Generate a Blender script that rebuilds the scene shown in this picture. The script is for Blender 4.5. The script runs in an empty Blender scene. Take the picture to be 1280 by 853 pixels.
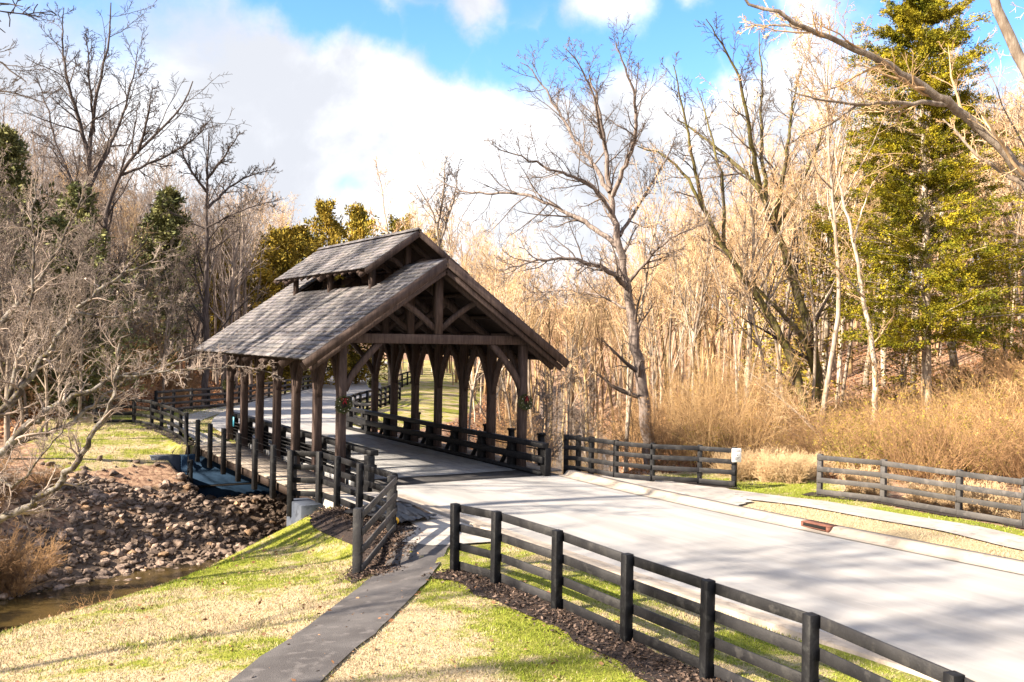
import bpy, math, random
import numpy as np
from mathutils import Matrix, Vector
R_ = math.radians
C = bpy.context.scene.collection
sc = bpy.context.scene
rng = np.random.default_rng(7); random.seed(7)

# ------------------------------------------------------------ camera, sky, sun, exposure
# world axes: +Y runs along the bridge away from the viewer, +X across it to the right
YAW = R_(30.683); CAM = np.array([-14.394, -29.033, 4.462]); FPX = 1237.8
cam = bpy.data.cameras.new('camera'); cam.sensor_width = 36; cam.lens = 36*FPX/1280
cam.clip_start = .1; cam.clip_end = 4000
cam_o = bpy.data.objects.new('camera', cam); C.objects.link(cam_o)
cam_o.matrix_world = (Matrix.Translation(CAM) @ Matrix.Rotation(-YAW, 4, 'Z') @
                      Matrix.Rotation(R_(90-.178), 4, 'X') @ Matrix.Rotation(R_(.935), 4, 'Z'))
sc.camera = cam_o
SUN_EL, SUN_ROT = R_(33), R_(-84)            # compass angle from +Y, clockwise
sun = bpy.data.lights.new('sun', 'SUN'); sun.energy = 5.0; sun.angle = R_(.8); sun.color = (1, .85, .66)
so = bpy.data.objects.new('sun', sun); C.objects.link(so)
sdir = Vector((math.sin(SUN_ROT)*math.cos(SUN_EL), math.cos(SUN_ROT)*math.cos(SUN_EL), math.sin(SUN_EL)))
so.rotation_euler = sdir.to_track_quat('Z', 'Y').to_euler()
sc.view_settings.view_transform = 'Standard'; sc.view_settings.look = 'None'
sc.view_settings.exposure = 2.0; sc.view_settings.gamma = 1; sc.view_settings.use_curve_mapping = False

CR, SR = math.cos(R_(.935)), math.sin(R_(.935)); CP, SP = math.cos(R_(.178)), math.sin(R_(.178))
CY, SY = math.cos(YAW), math.sin(YAW)
def ray(px, py):                              # photograph pixel -> direction with unit depth
    dx, dy = px-640, py-426.5
    u = dx*CR+dy*SR; z = dx*SR-dy*CR; Y = FPX*CP+z*SP; Z = z*CP-FPX*SP
    u /= Y; Z /= Y
    return np.array([u*CY+SY, -u*SY+CY, Z])
def at(px, py, depth): return CAM+ray(px, py)*depth

world = bpy.data.worlds.new('World'); sc.world = world; world.use_nodes = True
nt = world.node_tree; N = nt.nodes; L = nt.links; N.clear()
out = N.new('ShaderNodeOutputWorld'); bg = N.new('ShaderNodeBackground'); bg.inputs[1].default_value = .15
sky = N.new('ShaderNodeTexSky'); sky.sky_type = 'NISHITA'; sky.sun_disc = False
sky.sun_elevation = SUN_EL; sky.sun_rotation = SUN_ROT; sky.air_density = 1.0; sky.dust_density = .6; sky.ozone_density = 3
tc = N.new('ShaderNodeTexCoord'); nrm = N.new('ShaderNodeVectorMath'); nrm.operation = 'NORMALIZE'
L.new(tc.outputs['Generated'], nrm.inputs[0])
def noise(nodes, links, vec, scale, detail=5, rough=.55, dist=0):
    n = nodes.new('ShaderNodeTexNoise'); n.inputs['Scale'].default_value = scale; n.inputs['Detail'].default_value = detail
    n.inputs['Roughness'].default_value = rough; n.inputs['Distortion'].default_value = dist
    if vec is not None: links.new(vec, n.inputs['Vector'])
    return n
def mth(nodes, links, op, a, b=None, clamp=False):
    n = nodes.new('ShaderNodeMath'); n.operation = op; n.use_clamp = clamp
    for i, v in enumerate((a, b)):
        if v is None: continue
        if isinstance(v, (int, float)): n.inputs[i].default_value = v
        else: links.new(v, n.inputs[i])
    return n.outputs[0]
def mrange(nodes, links, v, a, b, c=0., d=1., smooth=True):
    n = nodes.new('ShaderNodeMapRange'); n.interpolation_type = 'SMOOTHSTEP' if smooth else 'LINEAR'
    links.new(v, n.inputs[0])
    for i, q in enumerate((a, b, c, d)): n.inputs[i+1].default_value = q
    return n.outputs[0]
n1 = noise(N, L, nrm.outputs[0], 5.5, 9, .58, .25); n2 = noise(N, L, nrm.outputs[0], 14, 8, .6)
warp = N.new('ShaderNodeVectorMath'); warp.operation = 'SCALE'; warp.inputs['Scale'].default_value = .10
sub = N.new('ShaderNodeVectorMath'); sub.operation = 'SUBTRACT'; sub.inputs[1].default_value = (.5, .5, .5)
n3 = noise(N, L, nrm.outputs[0], 9, 8, .6); L.new(n3.outputs['Color'], sub.inputs[0]); L.new(sub.outputs[0], warp.inputs[0])
wd = N.new('ShaderNodeVectorMath'); wd.operation = 'ADD'; L.new(nrm.outputs[0], wd.inputs[0]); L.new(warp.outputs[0], wd.inputs[1])
def blob(px, py, r0, r1):                     # soft patch of sky around a direction
    d = ray(px, py); d /= np.linalg.norm(d)
    s = N.new('ShaderNodeVectorMath'); s.operation = 'DISTANCE'; L.new(wd.outputs[0], s.inputs[0]); s.inputs[1].default_value = tuple(d)
    return mrange(N, L, s.outputs['Value'], r0, r1, 1, 0)
blue = None                                   # where the cloud cover is broken
for b in ((395, -5, .02, .085), (440, 18, .0, .075), (515, 35, .0, .075), (610, 68, .0, .07), (470, 35, .0, .06), (560, 55, .01, .07), (650, 62, .01, .08), (720, 50, .02, .09), (800, 40, .02, .09), (860, 60, .01, .08),
          (920, 20, .01, .10), (330, -60, .02, .12), (440, 240, -.03, .05), (1230, 40, .0, .1), (650, -150, .06, .25), (100, -260, .1, .3), (1300, -250, .1, .35)):
    v = blob(*b); blue = v if blue is None else mth(N, L, 'MAXIMUM', blue, v)
sz = N.new('ShaderNodeSeparateXYZ'); L.new(wd.outputs[0], sz.inputs[0]); blue = mth(N, L, 'MAXIMUM', blue, mth(N, L, 'MULTIPLY', mrange(N, L, sz.outputs[2], .45, .7), .5))  # unseen overhead sky opened to blue, added to cool the fill light
white = None
for b in ((590, 0, -.01, .055), (765, -8, -.01, .065), (865, 0, -.02, .035)):
    v = blob(*b); white = v if white is None else mth(N, L, 'MAXIMUM', white, v)
far_noise = mrange(N, L, n1.outputs[0], .42, .62)
cover = mth(N, L, 'SUBTRACT', 1, blue); cover = mth(N, L, 'MAXIMUM', cover, white)
cover = mth(N, L, 'ADD', cover, mth(N, L, 'MULTIPLY', mth(N, L, 'SUBTRACT', n2.outputs[0], .5), .5), True)
cover = mrange(N, L, cover, .12, .8)
shade = mrange(N, L, n1.outputs[0], .40, .66)
gb = blob(300, 95, .0, .11); gb2 = blob(540, 75, 0, .08)
shade = mth(N, L, 'MULTIPLY', shade, mth(N, L, 'SUBTRACT', 1, mth(N, L, 'MULTIPLY', mth(N, L, 'MAXIMUM', gb, gb2), .9)))
cc = N.new('ShaderNodeMix'); cc.data_type = 'RGBA'; cc.inputs[6].default_value = (1.40, 1.45, 1.58, 1); cc.inputs[7].default_value = (2.5, 2.52, 2.6, 1)
L.new(shade, cc.inputs[0])
satn = N.new('ShaderNodeHueSaturation'); satn.inputs['Saturation'].default_value = 1.25; satn.inputs['Value'].default_value = .62; satn.inputs['Hue'].default_value = .508; L.new(sky.outputs[0], satn.inputs['Color'])
mix = N.new('ShaderNodeMix'); mix.data_type = 'RGBA'; L.new(cover, mix.inputs[0]); L.new(satn.outputs[0], mix.inputs[6]); L.new(cc.outputs[2], mix.inputs[7])
L.new(mix.outputs[2], bg.inputs[0]); L.new(bg.outputs[0], out.inputs[0])

# ------------------------------------------------------------ materials
def mat(name, base, rough=.8, var=None, scale=4, stretch=(1, 1, 1), bump=0, bscale=30, rnd=0, detail=6, attr=None, spec=.3, lo=.35, hi=.65, third=None):
    """noise between two colours; rnd = brightness spread from object to object; attr = per-face tint attribute"""
    m = bpy.data.materials.new(name); m.use_nodes = True; t = m.node_tree; n = t.nodes; l = t.links
    b = n['Principled BSDF']; b.inputs['Roughness'].default_value = rough; b.inputs['Specular IOR Level'].default_value = spec
    tcn = n.new('ShaderNodeTexCoord'); mp = n.new('ShaderNodeMapping'); mp.inputs['Scale'].default_value = stretch; l.new(tcn.outputs['Object'], mp.inputs[0])
    col = None
    nz = noise(n, l, mp.outputs[0], scale, detail, .6)
    mx = n.new('ShaderNodeMix'); mx.data_type = 'RGBA'; mx.inputs[6].default_value = (*base, 1); mx.inputs[7].default_value = (*(var or base), 1)
    l.new(mrange(n, l, nz.outputs[0], lo, hi), mx.inputs[0]); col = mx.outputs[2]
    if third:
        nz3 = noise(n, l, mp.outputs[0], scale*3.7, 4, .6); m3 = n.new('ShaderNodeMix'); m3.data_type = 'RGBA'
        l.new(mrange(n, l, nz3.outputs[0], .52, .66), m3.inputs[0]); l.new(col, m3.inputs[6]); m3.inputs[7].default_value = (*third, 1); col = m3.outputs[2]
    if attr:
        a = n.new('ShaderNodeAttribute'); a.attribute_name = attr; h = n.new('ShaderNodeMix'); h.data_type = 'RGBA'; h.blend_type = 'MULTIPLY'; h.inputs[0].default_value = 1
        l.new(col, h.inputs[6]); l.new(a.outputs['Color'], h.inputs[7]); col = h.outputs[2]
    if rnd:
        oi = n.new('ShaderNodeObjectInfo'); h = n.new('ShaderNodeHueSaturation'); l.new(col, h.inputs['Color'])
        l.new(mrange(n, l, oi.outputs['Random'], 0, 1, 1-rnd, 1+rnd, False), h.inputs['Value']); col = h.outputs[0]
    l.new(col, b.inputs['Base Color'])
    if bump:
        nb = noise(n, l, mp.outputs[0], bscale, 5, .6); bp = n.new('ShaderNodeBump'); bp.inputs['Strength'].default_value = bump; bp.inputs['Distance'].default_value = .03
        l.new(nb.outputs[0], bp.inputs['Height']); l.new(bp.outputs[0], b.inputs['Normal'])
    return m
M = {}
M['timber'] = mat('timber', (.041, .027, .0245), .75, (.078, .054, .048), 3, (6, 6, .7), .3, 20, .12)
M['timber_shaded'] = mat('timber_shaded', (.022, .014, .012), .8, (.042, .027, .022), 3, (5, 5, 5), .2, 20)  # darker copy of timber: interior and underside shade put into the colour
M['shingle'] = mat('shingle', (.08, .08, .094), .8, (.175, .165, .172), 2.2, (1, 1, 1), .3, 25, attr='tint')
M['black_paint'] = mat('black_paint', (.006, .0062, .008), .6, (.011, .0115, .014), 2.5, (1, 1, 1), .25, 25, .1, spec=.2, third=(.02, .021, .023))
M['lit_black_rail'] = mat('lit_black_rail', (.013, .0133, .016), .6, (.027, .027, .03), 1.3, (1, 1, 1), .3, 25, .2, spec=.2, third=(.038, .0375, .039))  # sunlit grey of the rails and their light streaks put into the colour
M['weathered_rail'] = mat('weathered_rail', (.045, .044, .046), .65, (.075, .071, .07), 1.5, (1, 1, 1), .3, 25, .2, spec=.2, third=(.09, .084, .083))
M['deck_board'] = mat('deck_board', (.20, .17, .145), .85, (.31, .27, .235), 3, (6, .8, 6), .3, 25, attr='tint')
M['bridge_deck'] = mat('bridge_deck', (.22, .225, .24), .8, (.31, .315, .33), 1.2, (4, 1, 4), .15, 40)
M['asphalt'] = mat('asphalt', (.25, .246, .248), .85, (.33, .327, .33), .5, (2, .25, 1), .35, 70, third=(.285, .28, .283))
M['dark_asphalt'] = mat('dark_asphalt', (.06, .056, .058), .9, (.095, .09, .092), .9, (1, 1, 1), .5, 60, third=(.115, .107, .108))
M['joint_asphalt'] = mat('joint_asphalt', (.035, .034, .037), .9, (.06, .058, .06), 2, (1, 1, 1), .3, 60)
M['concrete'] = mat('concrete', (.28, .26, .245), .85, (.37, .35, .33), .9, (1, 1, 1), .2, 40, third=(.24, .22, .205))
M['kerb'] = mat('kerb', (.27, .235, .20), .85, (.34, .30, .26), 1.0, (1, 1, 1), .2, 30, third=(.235, .20, .17))
M['abutment'] = mat('abutment', (.045, .055, .078), .85, (.08, .092, .118), 1.0, (1, 1, 1), third=(.038, .045, .06), spec=.1)  # tree shade on the concrete is put into this dark bluish grey
M['shade_blue_wall'] = mat('shade_blue_wall', (.010, .026, .056), .8, (.016, .038, .075), 1, (1, 1, .4), spec=.1)  # concrete wall; the blue of its skylit shade is put into the colour
M['mulch'] = mat('mulch', (.012, .008, .008), .95, (.032, .022, .02), 14, (1, 1, 1), 1, 40, third=(.06, .045, .038))
M['bark'] = mat('bark', (.17, .13, .10), .9, (.33, .28, .235), 2.5, (3, 3, .7), .6, 12, .25)
M['bark_pale'] = mat('bark_pale', (.33, .265, .20), .85, (.54, .46, .375), 1.6, (2, 2, .8), .4, 12, .2, third=(.2, .155, .115))
M['bark_dark'] = mat('bark_dark', (.04, .031, .031), .9, (.10, .082, .08), 2.5, (3, 3, .7), .6, 12, .15)
M['bark_moss'] = mat('bark_moss', (.075, .055, .04), .9, (.15, .13, .05), 2.2, (2, 2, .8), .6, 12, .1, third=(.17, .17, .025))
M['bark_lichen'] = mat('bark_lichen', (.045, .036, .033), .9, (.20, .185, .175), 5, (1, 1, 1), .6, 12, .1, lo=.42, hi=.62, third=(.09, .075, .022))
M['oak_bark'] = mat('oak_bark', (.095, .075, .068), .9, (.25, .205, .185), 3, (2.5, 2.5, .8), .6, 12)
M['twig'] = mat('twig', (.43, .275, .145), .9, (.70, .51, .31), .5, rnd=.35, attr='tint')
M['twig_grey'] = mat('twig_grey', (.15, .118, .102), .9, (.30, .25, .22), .6, rnd=.3)  # darker than twig: shade over the left-hand trees put into the colour
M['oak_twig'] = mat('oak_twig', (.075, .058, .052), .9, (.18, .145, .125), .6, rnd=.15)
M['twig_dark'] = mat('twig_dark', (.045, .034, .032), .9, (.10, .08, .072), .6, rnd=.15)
M['cedar'] = mat('cedar', (.085, .098, .010), .8, (.30, .25, .02), .9, rnd=.1, attr='tint', spec=.1)
M['dark_cedar'] = mat('dark_cedar', (.09, .11, .055), .8, (.19, .19, .085), .7, rnd=.2, attr='tint', spec=.12)
M['pine'] = mat('pine', (.14, .13, .025), .8, (.34, .245, .04), .5, rnd=.3, attr='tint', spec=.12)
M['brush_leaf'] = mat('brush_leaf', (.28, .20, .035), .8, (.48, .32, .09), .8, rnd=.35, attr='tint', spec=.15)
M['olive_leaf'] = mat('olive_leaf', (.15, .15, .02), .8, (.34, .27, .04), .8, rnd=.3, attr='tint', spec=.15)
M['rust_leaf'] = mat('rust_leaf', (.26, .13, .06), .8, (.46, .28, .13), .8, rnd=.3, attr='tint', spec=.2)
M['brush_stem'] = mat('brush_stem', (.34, .21, .095), .9, (.58, .40, .21), .7, rnd=.35)
M['weed'] = mat('weed', (.18, .105, .055), .9, (.35, .215, .105), .7, rnd=.3)
M['dry_grass'] = mat('dry_grass', (.48, .34, .20), .9, (.60, .45, .27), .7, rnd=.2)
M['rock'] = mat('rock', (.125, .092, .076), .85, (.29, .22, .18), 2.5, (1, 1, 1), .6, 8, .5)
M['tan_rock'] = mat('tan_rock', (.22, .14, .085), .85, (.32, .215, .135), 2.5, (1, 1, 1), .5, 8, .25)
M['white_metal'] = mat('white_metal', (.75, .75, .76), .5, (.8, .8, .8), 3)
M['ink'] = mat('ink', (.05, .05, .06), .6)
M['rust'] = mat('rust', (.14, .055, .04), .8, (.2, .09, .065), 6, bump=.3)
M['void'] = mat('void', (.012, .01, .01), .9)
M['plastic'] = mat('plastic', (.012, .012, .014), .28, (.02, .02, .022), 4, spec=.6)
M['yellow_ball'] = mat('yellow_ball', (.75, .40, .02), .5, (.8, .45, .03), 4)
M['wreath_leaf'] = mat('wreath_leaf', (.035, .06, .02), .7, (.12, .11, .045), 12, attr='tint')
M['red_bow'] = mat('red_bow', (.16, .008, .015), .6, (.24, .012, .02), 5)
M['berry'] = mat('berry', (.7, .66, .6), .5)
M['blue_plate'] = mat('blue_plate', (.03, .20, .30), .5, (.05, .26, .38), 4)

def ground_material():
    m = bpy.data.materials.new('ground'); m.use_nodes = True; t = m.node_tree; n = t.nodes; l = t.links
    b = n['Principled BSDF']; b.inputs['Roughness'].default_value = .95; b.inputs['Specular IOR Level'].default_value = .1
    tcn = n.new('ShaderNodeTexCoord'); v = tcn.outputs['Object']
    def mixc(f, a, c):
        x = n.new('ShaderNodeMix'); x.data_type = 'RGBA'
        for i, q in ((0, f), (6, a), (7, c)):
            if isinstance(q, tuple): x.inputs[i].default_value = (*q, 1)
            elif isinstance(q, float): x.inputs[i].default_value = q
            else: l.new(q, x.inputs[i])
        return x.outputs[2]
    at_ = n.new('ShaderNodeAttribute'); at_.attribute_name = 'zone'; sp = n.new('ShaderNodeSeparateColor'); l.new(at_.outputs['Color'], sp.inputs[0])
    big = noise(n, l, v, .45, 6, .62).outputs[0]; mid = noise(n, l, v, 2.2, 5, .65).outputs[0]; fine = noise(n, l, v, 26, 4, .7).outputs[0]
    vo = n.new('ShaderNodeTexVoronoi'); vo.inputs['Scale'].default_value = 9; l.new(v, vo.inputs['Vector'])
    # lawn: winter tan turf with green patches
    tan = mixc(mrange(n, l, fine, .35, .65), (.30, .23, .14), (.46, .375, .25))
    grn = mixc(mrange(n, l, fine, .35, .65), (.13, .15, .022), (.27, .27, .05))
    gm = mth(n, l, 'ADD', mth(n, l, 'MULTIPLY', big, .62), mth(n, l, 'MULTIPLY', mid, .38)); gm = mth(n, l, 'ADD', gm, mth(n, l, 'MULTIPLY', mth(n, l, 'SUBTRACT', sp.outputs[2], .5), .5))
    lawn = mixc(mrange(n, l, gm, .46, .58), tan, grn)
    # leaf litter
    lv = n.new('ShaderNodeSeparateColor'); l.new(vo.outputs['Color'], lv.inputs[0])
    lit = mixc(lv.outputs[0], (.15, .085, .06), (.40, .27, .185)); lit = mixc(mrange(n, l, mid, .5, .68), lit, (.10, .07, .045)); lit = mixc(mrange(n, l, big, .55, .7), lit, (.33, .225, .15))
    # stony soil
    soil = mixc(mid, (.09, .065, .05), (.19, .145, .115))
    nz = mth(n, l, 'MULTIPLY', mth(n, l, 'SUBTRACT', mid, .5), .9)
    f1 = mrange(n, l, mth(n, l, 'ADD', sp.outputs[0], nz), .4, .6); f2 = mrange(n, l, mth(n, l, 'ADD', sp.outputs[1], nz), .4, .6)
    col = mixc(f2, mixc(f1, lit, lawn), soil); l.new(col, b.inputs['Base Color'])
    bp = n.new('ShaderNodeBump'); bp.inputs['Strength'].default_value = .7; bp.inputs['Distance'].default_value = .05; l.new(fine, bp.inputs['Height']); l.new(bp.outputs[0], b.inputs['Normal'])
    return m
M['ground'] = ground_material()
def blade_material():                          # the turf's own blades follow the same tan / green patches
    m = bpy.data.materials.new('turf_blade'); m.use_nodes = True; t = m.node_tree; n = t.nodes; l = t.links; b = n['Principled BSDF']; b.inputs['Roughness'].default_value = .9; b.inputs['Specular IOR Level'].default_value = .1
    a = n.new('ShaderNodeAttribute'); a.attribute_name = 'tint'; g = n.new('ShaderNodeAttribute'); g.attribute_name = 'patch'
    tcn = n.new('ShaderNodeTexCoord'); v = tcn.outputs['Object']
    big = noise(n, l, v, .45, 6, .62).outputs[0]; mid = noise(n, l, v, 2.2, 5, .65).outputs[0]
    gm = mth(n, l, 'ADD', mth(n, l, 'MULTIPLY', big, .62), mth(n, l, 'MULTIPLY', mid, .38)); gm = mth(n, l, 'ADD', gm, mth(n, l, 'MULTIPLY', mth(n, l, 'SUBTRACT', g.outputs['Fac'], .5), .5))
    x = n.new('ShaderNodeMix'); x.data_type = 'RGBA'; x.inputs[6].default_value = (.45, .37, .245, 1); x.inputs[7].default_value = (.22, .27, .035, 1); l.new(mrange(n, l, gm, .46, .58), x.inputs[0])
    h = n.new('ShaderNodeMix'); h.data_type = 'RGBA'; h.blend_type = 'MULTIPLY'; h.inputs[0].default_value = 1; l.new(x.outputs[2], h.inputs[6]); l.new(a.outputs['Color'], h.inputs[7]); l.new(h.outputs[2], b.inputs['Base Color'])
    return m
M['turf_blade'] = blade_material()
def water_material():
    m = bpy.data.materials.new('creek_water'); m.use_nodes = True; t = m.node_tree; n = t.nodes; l = t.links; b = n['Principled BSDF']
    b.inputs['Base Color'].default_value = (.11, .075, .025, 1); b.inputs['Roughness'].default_value = .06; b.inputs['IOR'].default_value = 1.33
    tcn = n.new('ShaderNodeTexCoord'); nz = noise(n, l, tcn.outputs['Object'], 3.5, 4, .6); bp = n.new('ShaderNodeBump'); bp.inputs['Strength'].default_value = .25; bp.inputs['Distance'].default_value = .05
    nb = noise(n, l, tcn.outputs['Object'], .8, 4, .6); mx = n.new('ShaderNodeMix'); mx.data_type = 'RGBA'; mx.inputs[6].default_value = (.018, .014, .008, 1); mx.inputs[7].default_value = (.06, .042, .016, 1); l.new(mrange(n, l, nb.outputs[0], .4, .6), mx.inputs[0]); l.new(mx.outputs[2], b.inputs['Base Color'])
    l.new(nz.outputs[0], bp.inputs['Height']); l.new(bp.outputs[0], b.inputs['Normal']); return m
M['water'] = water_material()

# ------------------------------------------------------------ mesh helpers
def mesh_np(name, V, F, m=None, smooth=False, tint=None, extra=None):
    V = np.asarray(V, np.float32).reshape(-1, 3); F = [np.asarray(f, np.int32) for f in (F if isinstance(F, list) else [F]) if len(f)]
    me = bpy.data.meshes.new(name); me.vertices.add(len(V)); me.vertices.foreach_set('co', V.ravel())
    loops = np.concatenate([f.ravel() for f in F]); tot = np.concatenate([np.full(len(f), f.shape[1], np.int32) for f in F]); start = np.concatenate([[0], np.cumsum(tot)[:-1]]).astype(np.int32)
    me.loops.add(len(loops)); me.loops.foreach_set('vertex_index', loops.astype(np.int32)); me.polygons.add(len(tot)); me.polygons.foreach_set('loop_start', start)
    if smooth: me.polygons.foreach_set('use_smooth', np.ones(len(tot), bool))
    if tint is not None:
        a = me.color_attributes.new('tint', 'FLOAT_COLOR', 'POINT'); t = np.ones((len(V), 4), np.float32); t[:, :3] = np.asarray(tint).reshape(len(V), -1); a.data.foreach_set('color', t.ravel())
    if extra is not None:
        a = me.attributes.new(extra[0], 'FLOAT', 'POINT'); a.data.foreach_set('value', np.asarray(extra[1], np.float32))
    me.update(calc_edges=True)
    if m: me.materials.append(m)
    return me
def white_tint(me):
    a = me.color_attributes.new('tint', 'FLOAT_COLOR', 'POINT'); a.data.foreach_set('color', np.ones(len(me.vertices)*4, np.float32)); return me
def obj(name, me, parent=None, loc=None):
    if me is not None and 'tint' not in me.attributes and me.materials and me.materials[0] and me.materials[0].name == 'twig': white_tint(me)
    o = bpy.data.objects.new(name, me); C.objects.link(o)
    if parent is not None: o.parent = parent
    if loc is not None: o.location = loc
    return o
def tag(o, label=None, cat=None, group=None, kind=None):
    for k, v in (('label', label), ('category', cat), ('group', group), ('kind', kind)):
        if v: o[k] = v
    return o
def thing(name, label, cat, loc=(0, 0, 0), group=None): return tag(obj(name, None, None, tuple(loc)), label, cat, group)
class MB:
    def __init__(s): s.v = []; s.f = {}; s.n = 0; s.t = []
    def add(s, V, F, tint=1.):
        V = np.asarray(V, float).reshape(-1, 3); s.v.append(V)
        for f in (F if isinstance(F, list) and not isinstance(F[0][0], (int, np.integer)) else [F]):
            f = np.asarray(f, int); s.f.setdefault(f.shape[1], []).append(f+s.n)
        s.n += len(V); s.t.append(np.full((len(V), 3), tint) if np.isscalar(tint) else np.tile(tint, (len(V), 1))); return s
    BOXF = [(0, 3, 2, 1), (4, 5, 6, 7), (0, 1, 5, 4), (1, 2, 6, 5), (2, 3, 7, 6), (3, 0, 4, 7)]
    def box(s, x0, x1, y0, y1, z0, z1, tint=1.):
        return s.add([(x0, y0, z0), (x1, y0, z0), (x1, y1, z0), (x0, y1, z0), (x0, y0, z1), (x1, y0, z1), (x1, y1, z1), (x0, y1, z1)], MB.BOXF, tint)
    def bar(s, p, q, w, h, up=(0, 0, 1), tint=1.):      # beam of section w (sideways) x h (along up) from p to q
        p = np.array(p, float); q = np.array(q, float); t = (q-p)/np.linalg.norm(q-p); a = np.cross(t, up); a /= np.linalg.norm(a); b = np.cross(a, t)
        V = [e+sx*a*w/2+sz*b*h/2 for e in (p, q) for sx, sz in ((-1, -1), (1, -1), (1, 1), (-1, 1))]
        return s.add(V, MB.BOXF, tint)
    def curve(s, pts, w, h, side):                       # bent timber: section w along 'side', h across it
        pts = np.array(pts, float); side = np.array(side, float); V = []
        for i, p in enumerate(pts):
            t = pts[min(i+1, len(pts)-1)]-pts[max(i-1, 0)]; t /= np.linalg.norm(t); b = np.cross(side, t)
            V += [p-side*w/2-b*h/2, p+side*w/2-b*h/2, p+side*w/2+b*h/2, p-side*w/2+b*h/2]
        n = len(pts); F = [(0, 3, 2, 1), (4*n-4, 4*n-3, 4*n-2, 4*n-1)]
        for i in range(n-1):
            for k in range(4): a = 4*i+k; b2 = 4*i+(k+1) % 4; F.append((a, b2, b2+4, a+4))
        return s.add(V, F)
    def tube(s, pts, rad, n=8):
        V, F = tubes(np.array([pts], float), np.array([rad], float), n); return s.add(V, F)
    def mesh(s, name, m=None, off=(0, 0, 0), smooth=False, tint=False):
        return mesh_np(name, np.concatenate(s.v)-np.array(off), [np.concatenate(f) for f in s.f.values()], m, smooth, np.concatenate(s.t) if tint else None)
    def build(s, name, m, parent=None, smooth=False, tint=False, bevel=0):
        off = parent.location if parent is not None else (0, 0, 0)
        if parent is not None and parent.parent is not None: off = Vector(off)+parent.parent.location
        o = obj(name, s.mesh(name, m, tuple(off), smooth, tint), parent)
        if bevel:
            b = o.modifiers.new('edge', 'BEVEL'); b.width = bevel; b.segments = 1
        return o
def tubes(P, Rd, n=5):
    Nn, K, _ = P.shape; T = np.empty_like(P); T[:, 1:-1] = P[:, 2:]-P[:, :-2]; T[:, 0] = P[:, 1]-P[:, 0]; T[:, -1] = P[:, -1]-P[:, -2]
    T /= np.linalg.norm(T, axis=2, keepdims=True)+1e-9
    main = P[:, -1]-P[:, 0]; ref = np.where((np.abs(main[:, 2]) > .7*np.linalg.norm(main, axis=1))[:, None], [[1., 0, 0]], [[0, 0, 1.]])[:, None, :]
    A = np.cross(T, np.broadcast_to(ref, T.shape)); A /= np.linalg.norm(A, axis=2, keepdims=True)+1e-9; B = np.cross(T, A)
    an = np.arange(n)*2*np.pi/n
    V = P[:, :, None, :]+Rd[:, :, None, None]*(np.cos(an)[None, None, :, None]*A[:, :, None, :]+np.sin(an)[None, None, :, None]*B[:, :, None, :])
    idx = np.arange(Nn*K*n).reshape(Nn, K, n); a = idx[:, :-1, :]; b = np.roll(a, -1, axis=2); c = np.roll(idx[:, 1:, :], -1, axis=2); d = idx[:, 1:, :]
    return V.reshape(-1, 3), np.stack([a, b, c, d], -1).reshape(-1, 4)

# ------------------------------------------------------------ terrain
CREEK = np.array([(-90, -40), (-40, -17), (-22, -6.5), (-13, -.4), (-9, 2.3), (-6, 3.8), (0, 5.2), (5, 7.2), (11, 11), (17, 17), (24, 27), (33, 42), (44, 62), (60, 95)], float)
ROADC = np.array([(.4, 12.5), (.45, 16), (.9, 19.5), (2.6, 25), (6.2, 32.5), (11.5, 41.5), (17, 52), (23, 68), (30, 88), (40, 108), (55, 130)], float)
LHILL = np.array([(-140, -30), (-40, -2), (-27, 10), (-17, 23), (-9, 29), (-3, 32.5), (2, 38), (7, 47), (12, 58), (18, 76), (26, 100), (40, 130), (80, 200)], float)
RHILL = np.array([(15, -140), (13.5, -30), (14, -10), (18, -2), (25, 6), (33, 18), (44, 38), (58, 66), (75, 100), (110, 170)], float)
def pl_dist(x, y, pl):                           # distance to a polyline and the side (+ = left of its direction)
    best = np.full(np.shape(x), 1e9); side = np.zeros(np.shape(x))
    for (x0, y0), (x1, y1) in zip(pl[:-1], pl[1:]):
        dx, dy = x1-x0, y1-y0; t = np.clip(((x-x0)*dx+(y-y0)*dy)/(dx*dx+dy*dy), 0, 1); d = np.hypot(x-x0-t*dx, y-y0-t*dy)
        s = np.sign(dx*(y-y0)-dy*(x-x0)); w = d < best; side = np.where(w, s, side); best = np.where(w, d, best)
    return best, side
def smooth(pl, it=2):
    for _ in range(it):
        q = [pl[0]]
        for a, b in zip(pl[:-1], pl[1:]): q += [.75*a+.25*b, .25*a+.75*b]
        pl = np.array(q+[pl[-1]])
    return pl
ROADC = smooth(ROADC); CREEKS = smooth(CREEK)
def ss(a, b, t): t = np.clip((t-a)/(b-a), 0, 1); return t*t*(3-2*t)
def vnoise(x, y, s, seed=0):                     # cheap smooth value noise
    x = np.asarray(x)*s; y = np.asarray(y)*s; xi = np.floor(x); yi = np.floor(y); fx = x-xi; fy = y-yi; fx = fx*fx*(3-2*fx); fy = fy*fy*(3-2*fy)
    h = lambda i, j: np.modf(np.abs(np.sin(i*127.1+j*311.7+seed*74.7)*43758.5453))[0]
    return (h(xi, yi)*(1-fx)+h(xi+1, yi)*fx)*(1-fy)+(h(xi, yi+1)*(1-fx)+h(xi+1, yi+1)*fx)*fy
def left_edge(y): return np.interp(y, [-60, -20.8, -11.8, -3], [-1.2, -2.55, -2.92, -2.95])
def right_edge(y): return np.interp(y, [-60, -24, -17.4, -13, -10, -6, -1.6, 13], [9.5, 5.2, 4.35, 3.95, 3.75, 3.6, 3.7, 3.7])
WATER_Z = -3.3
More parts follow.
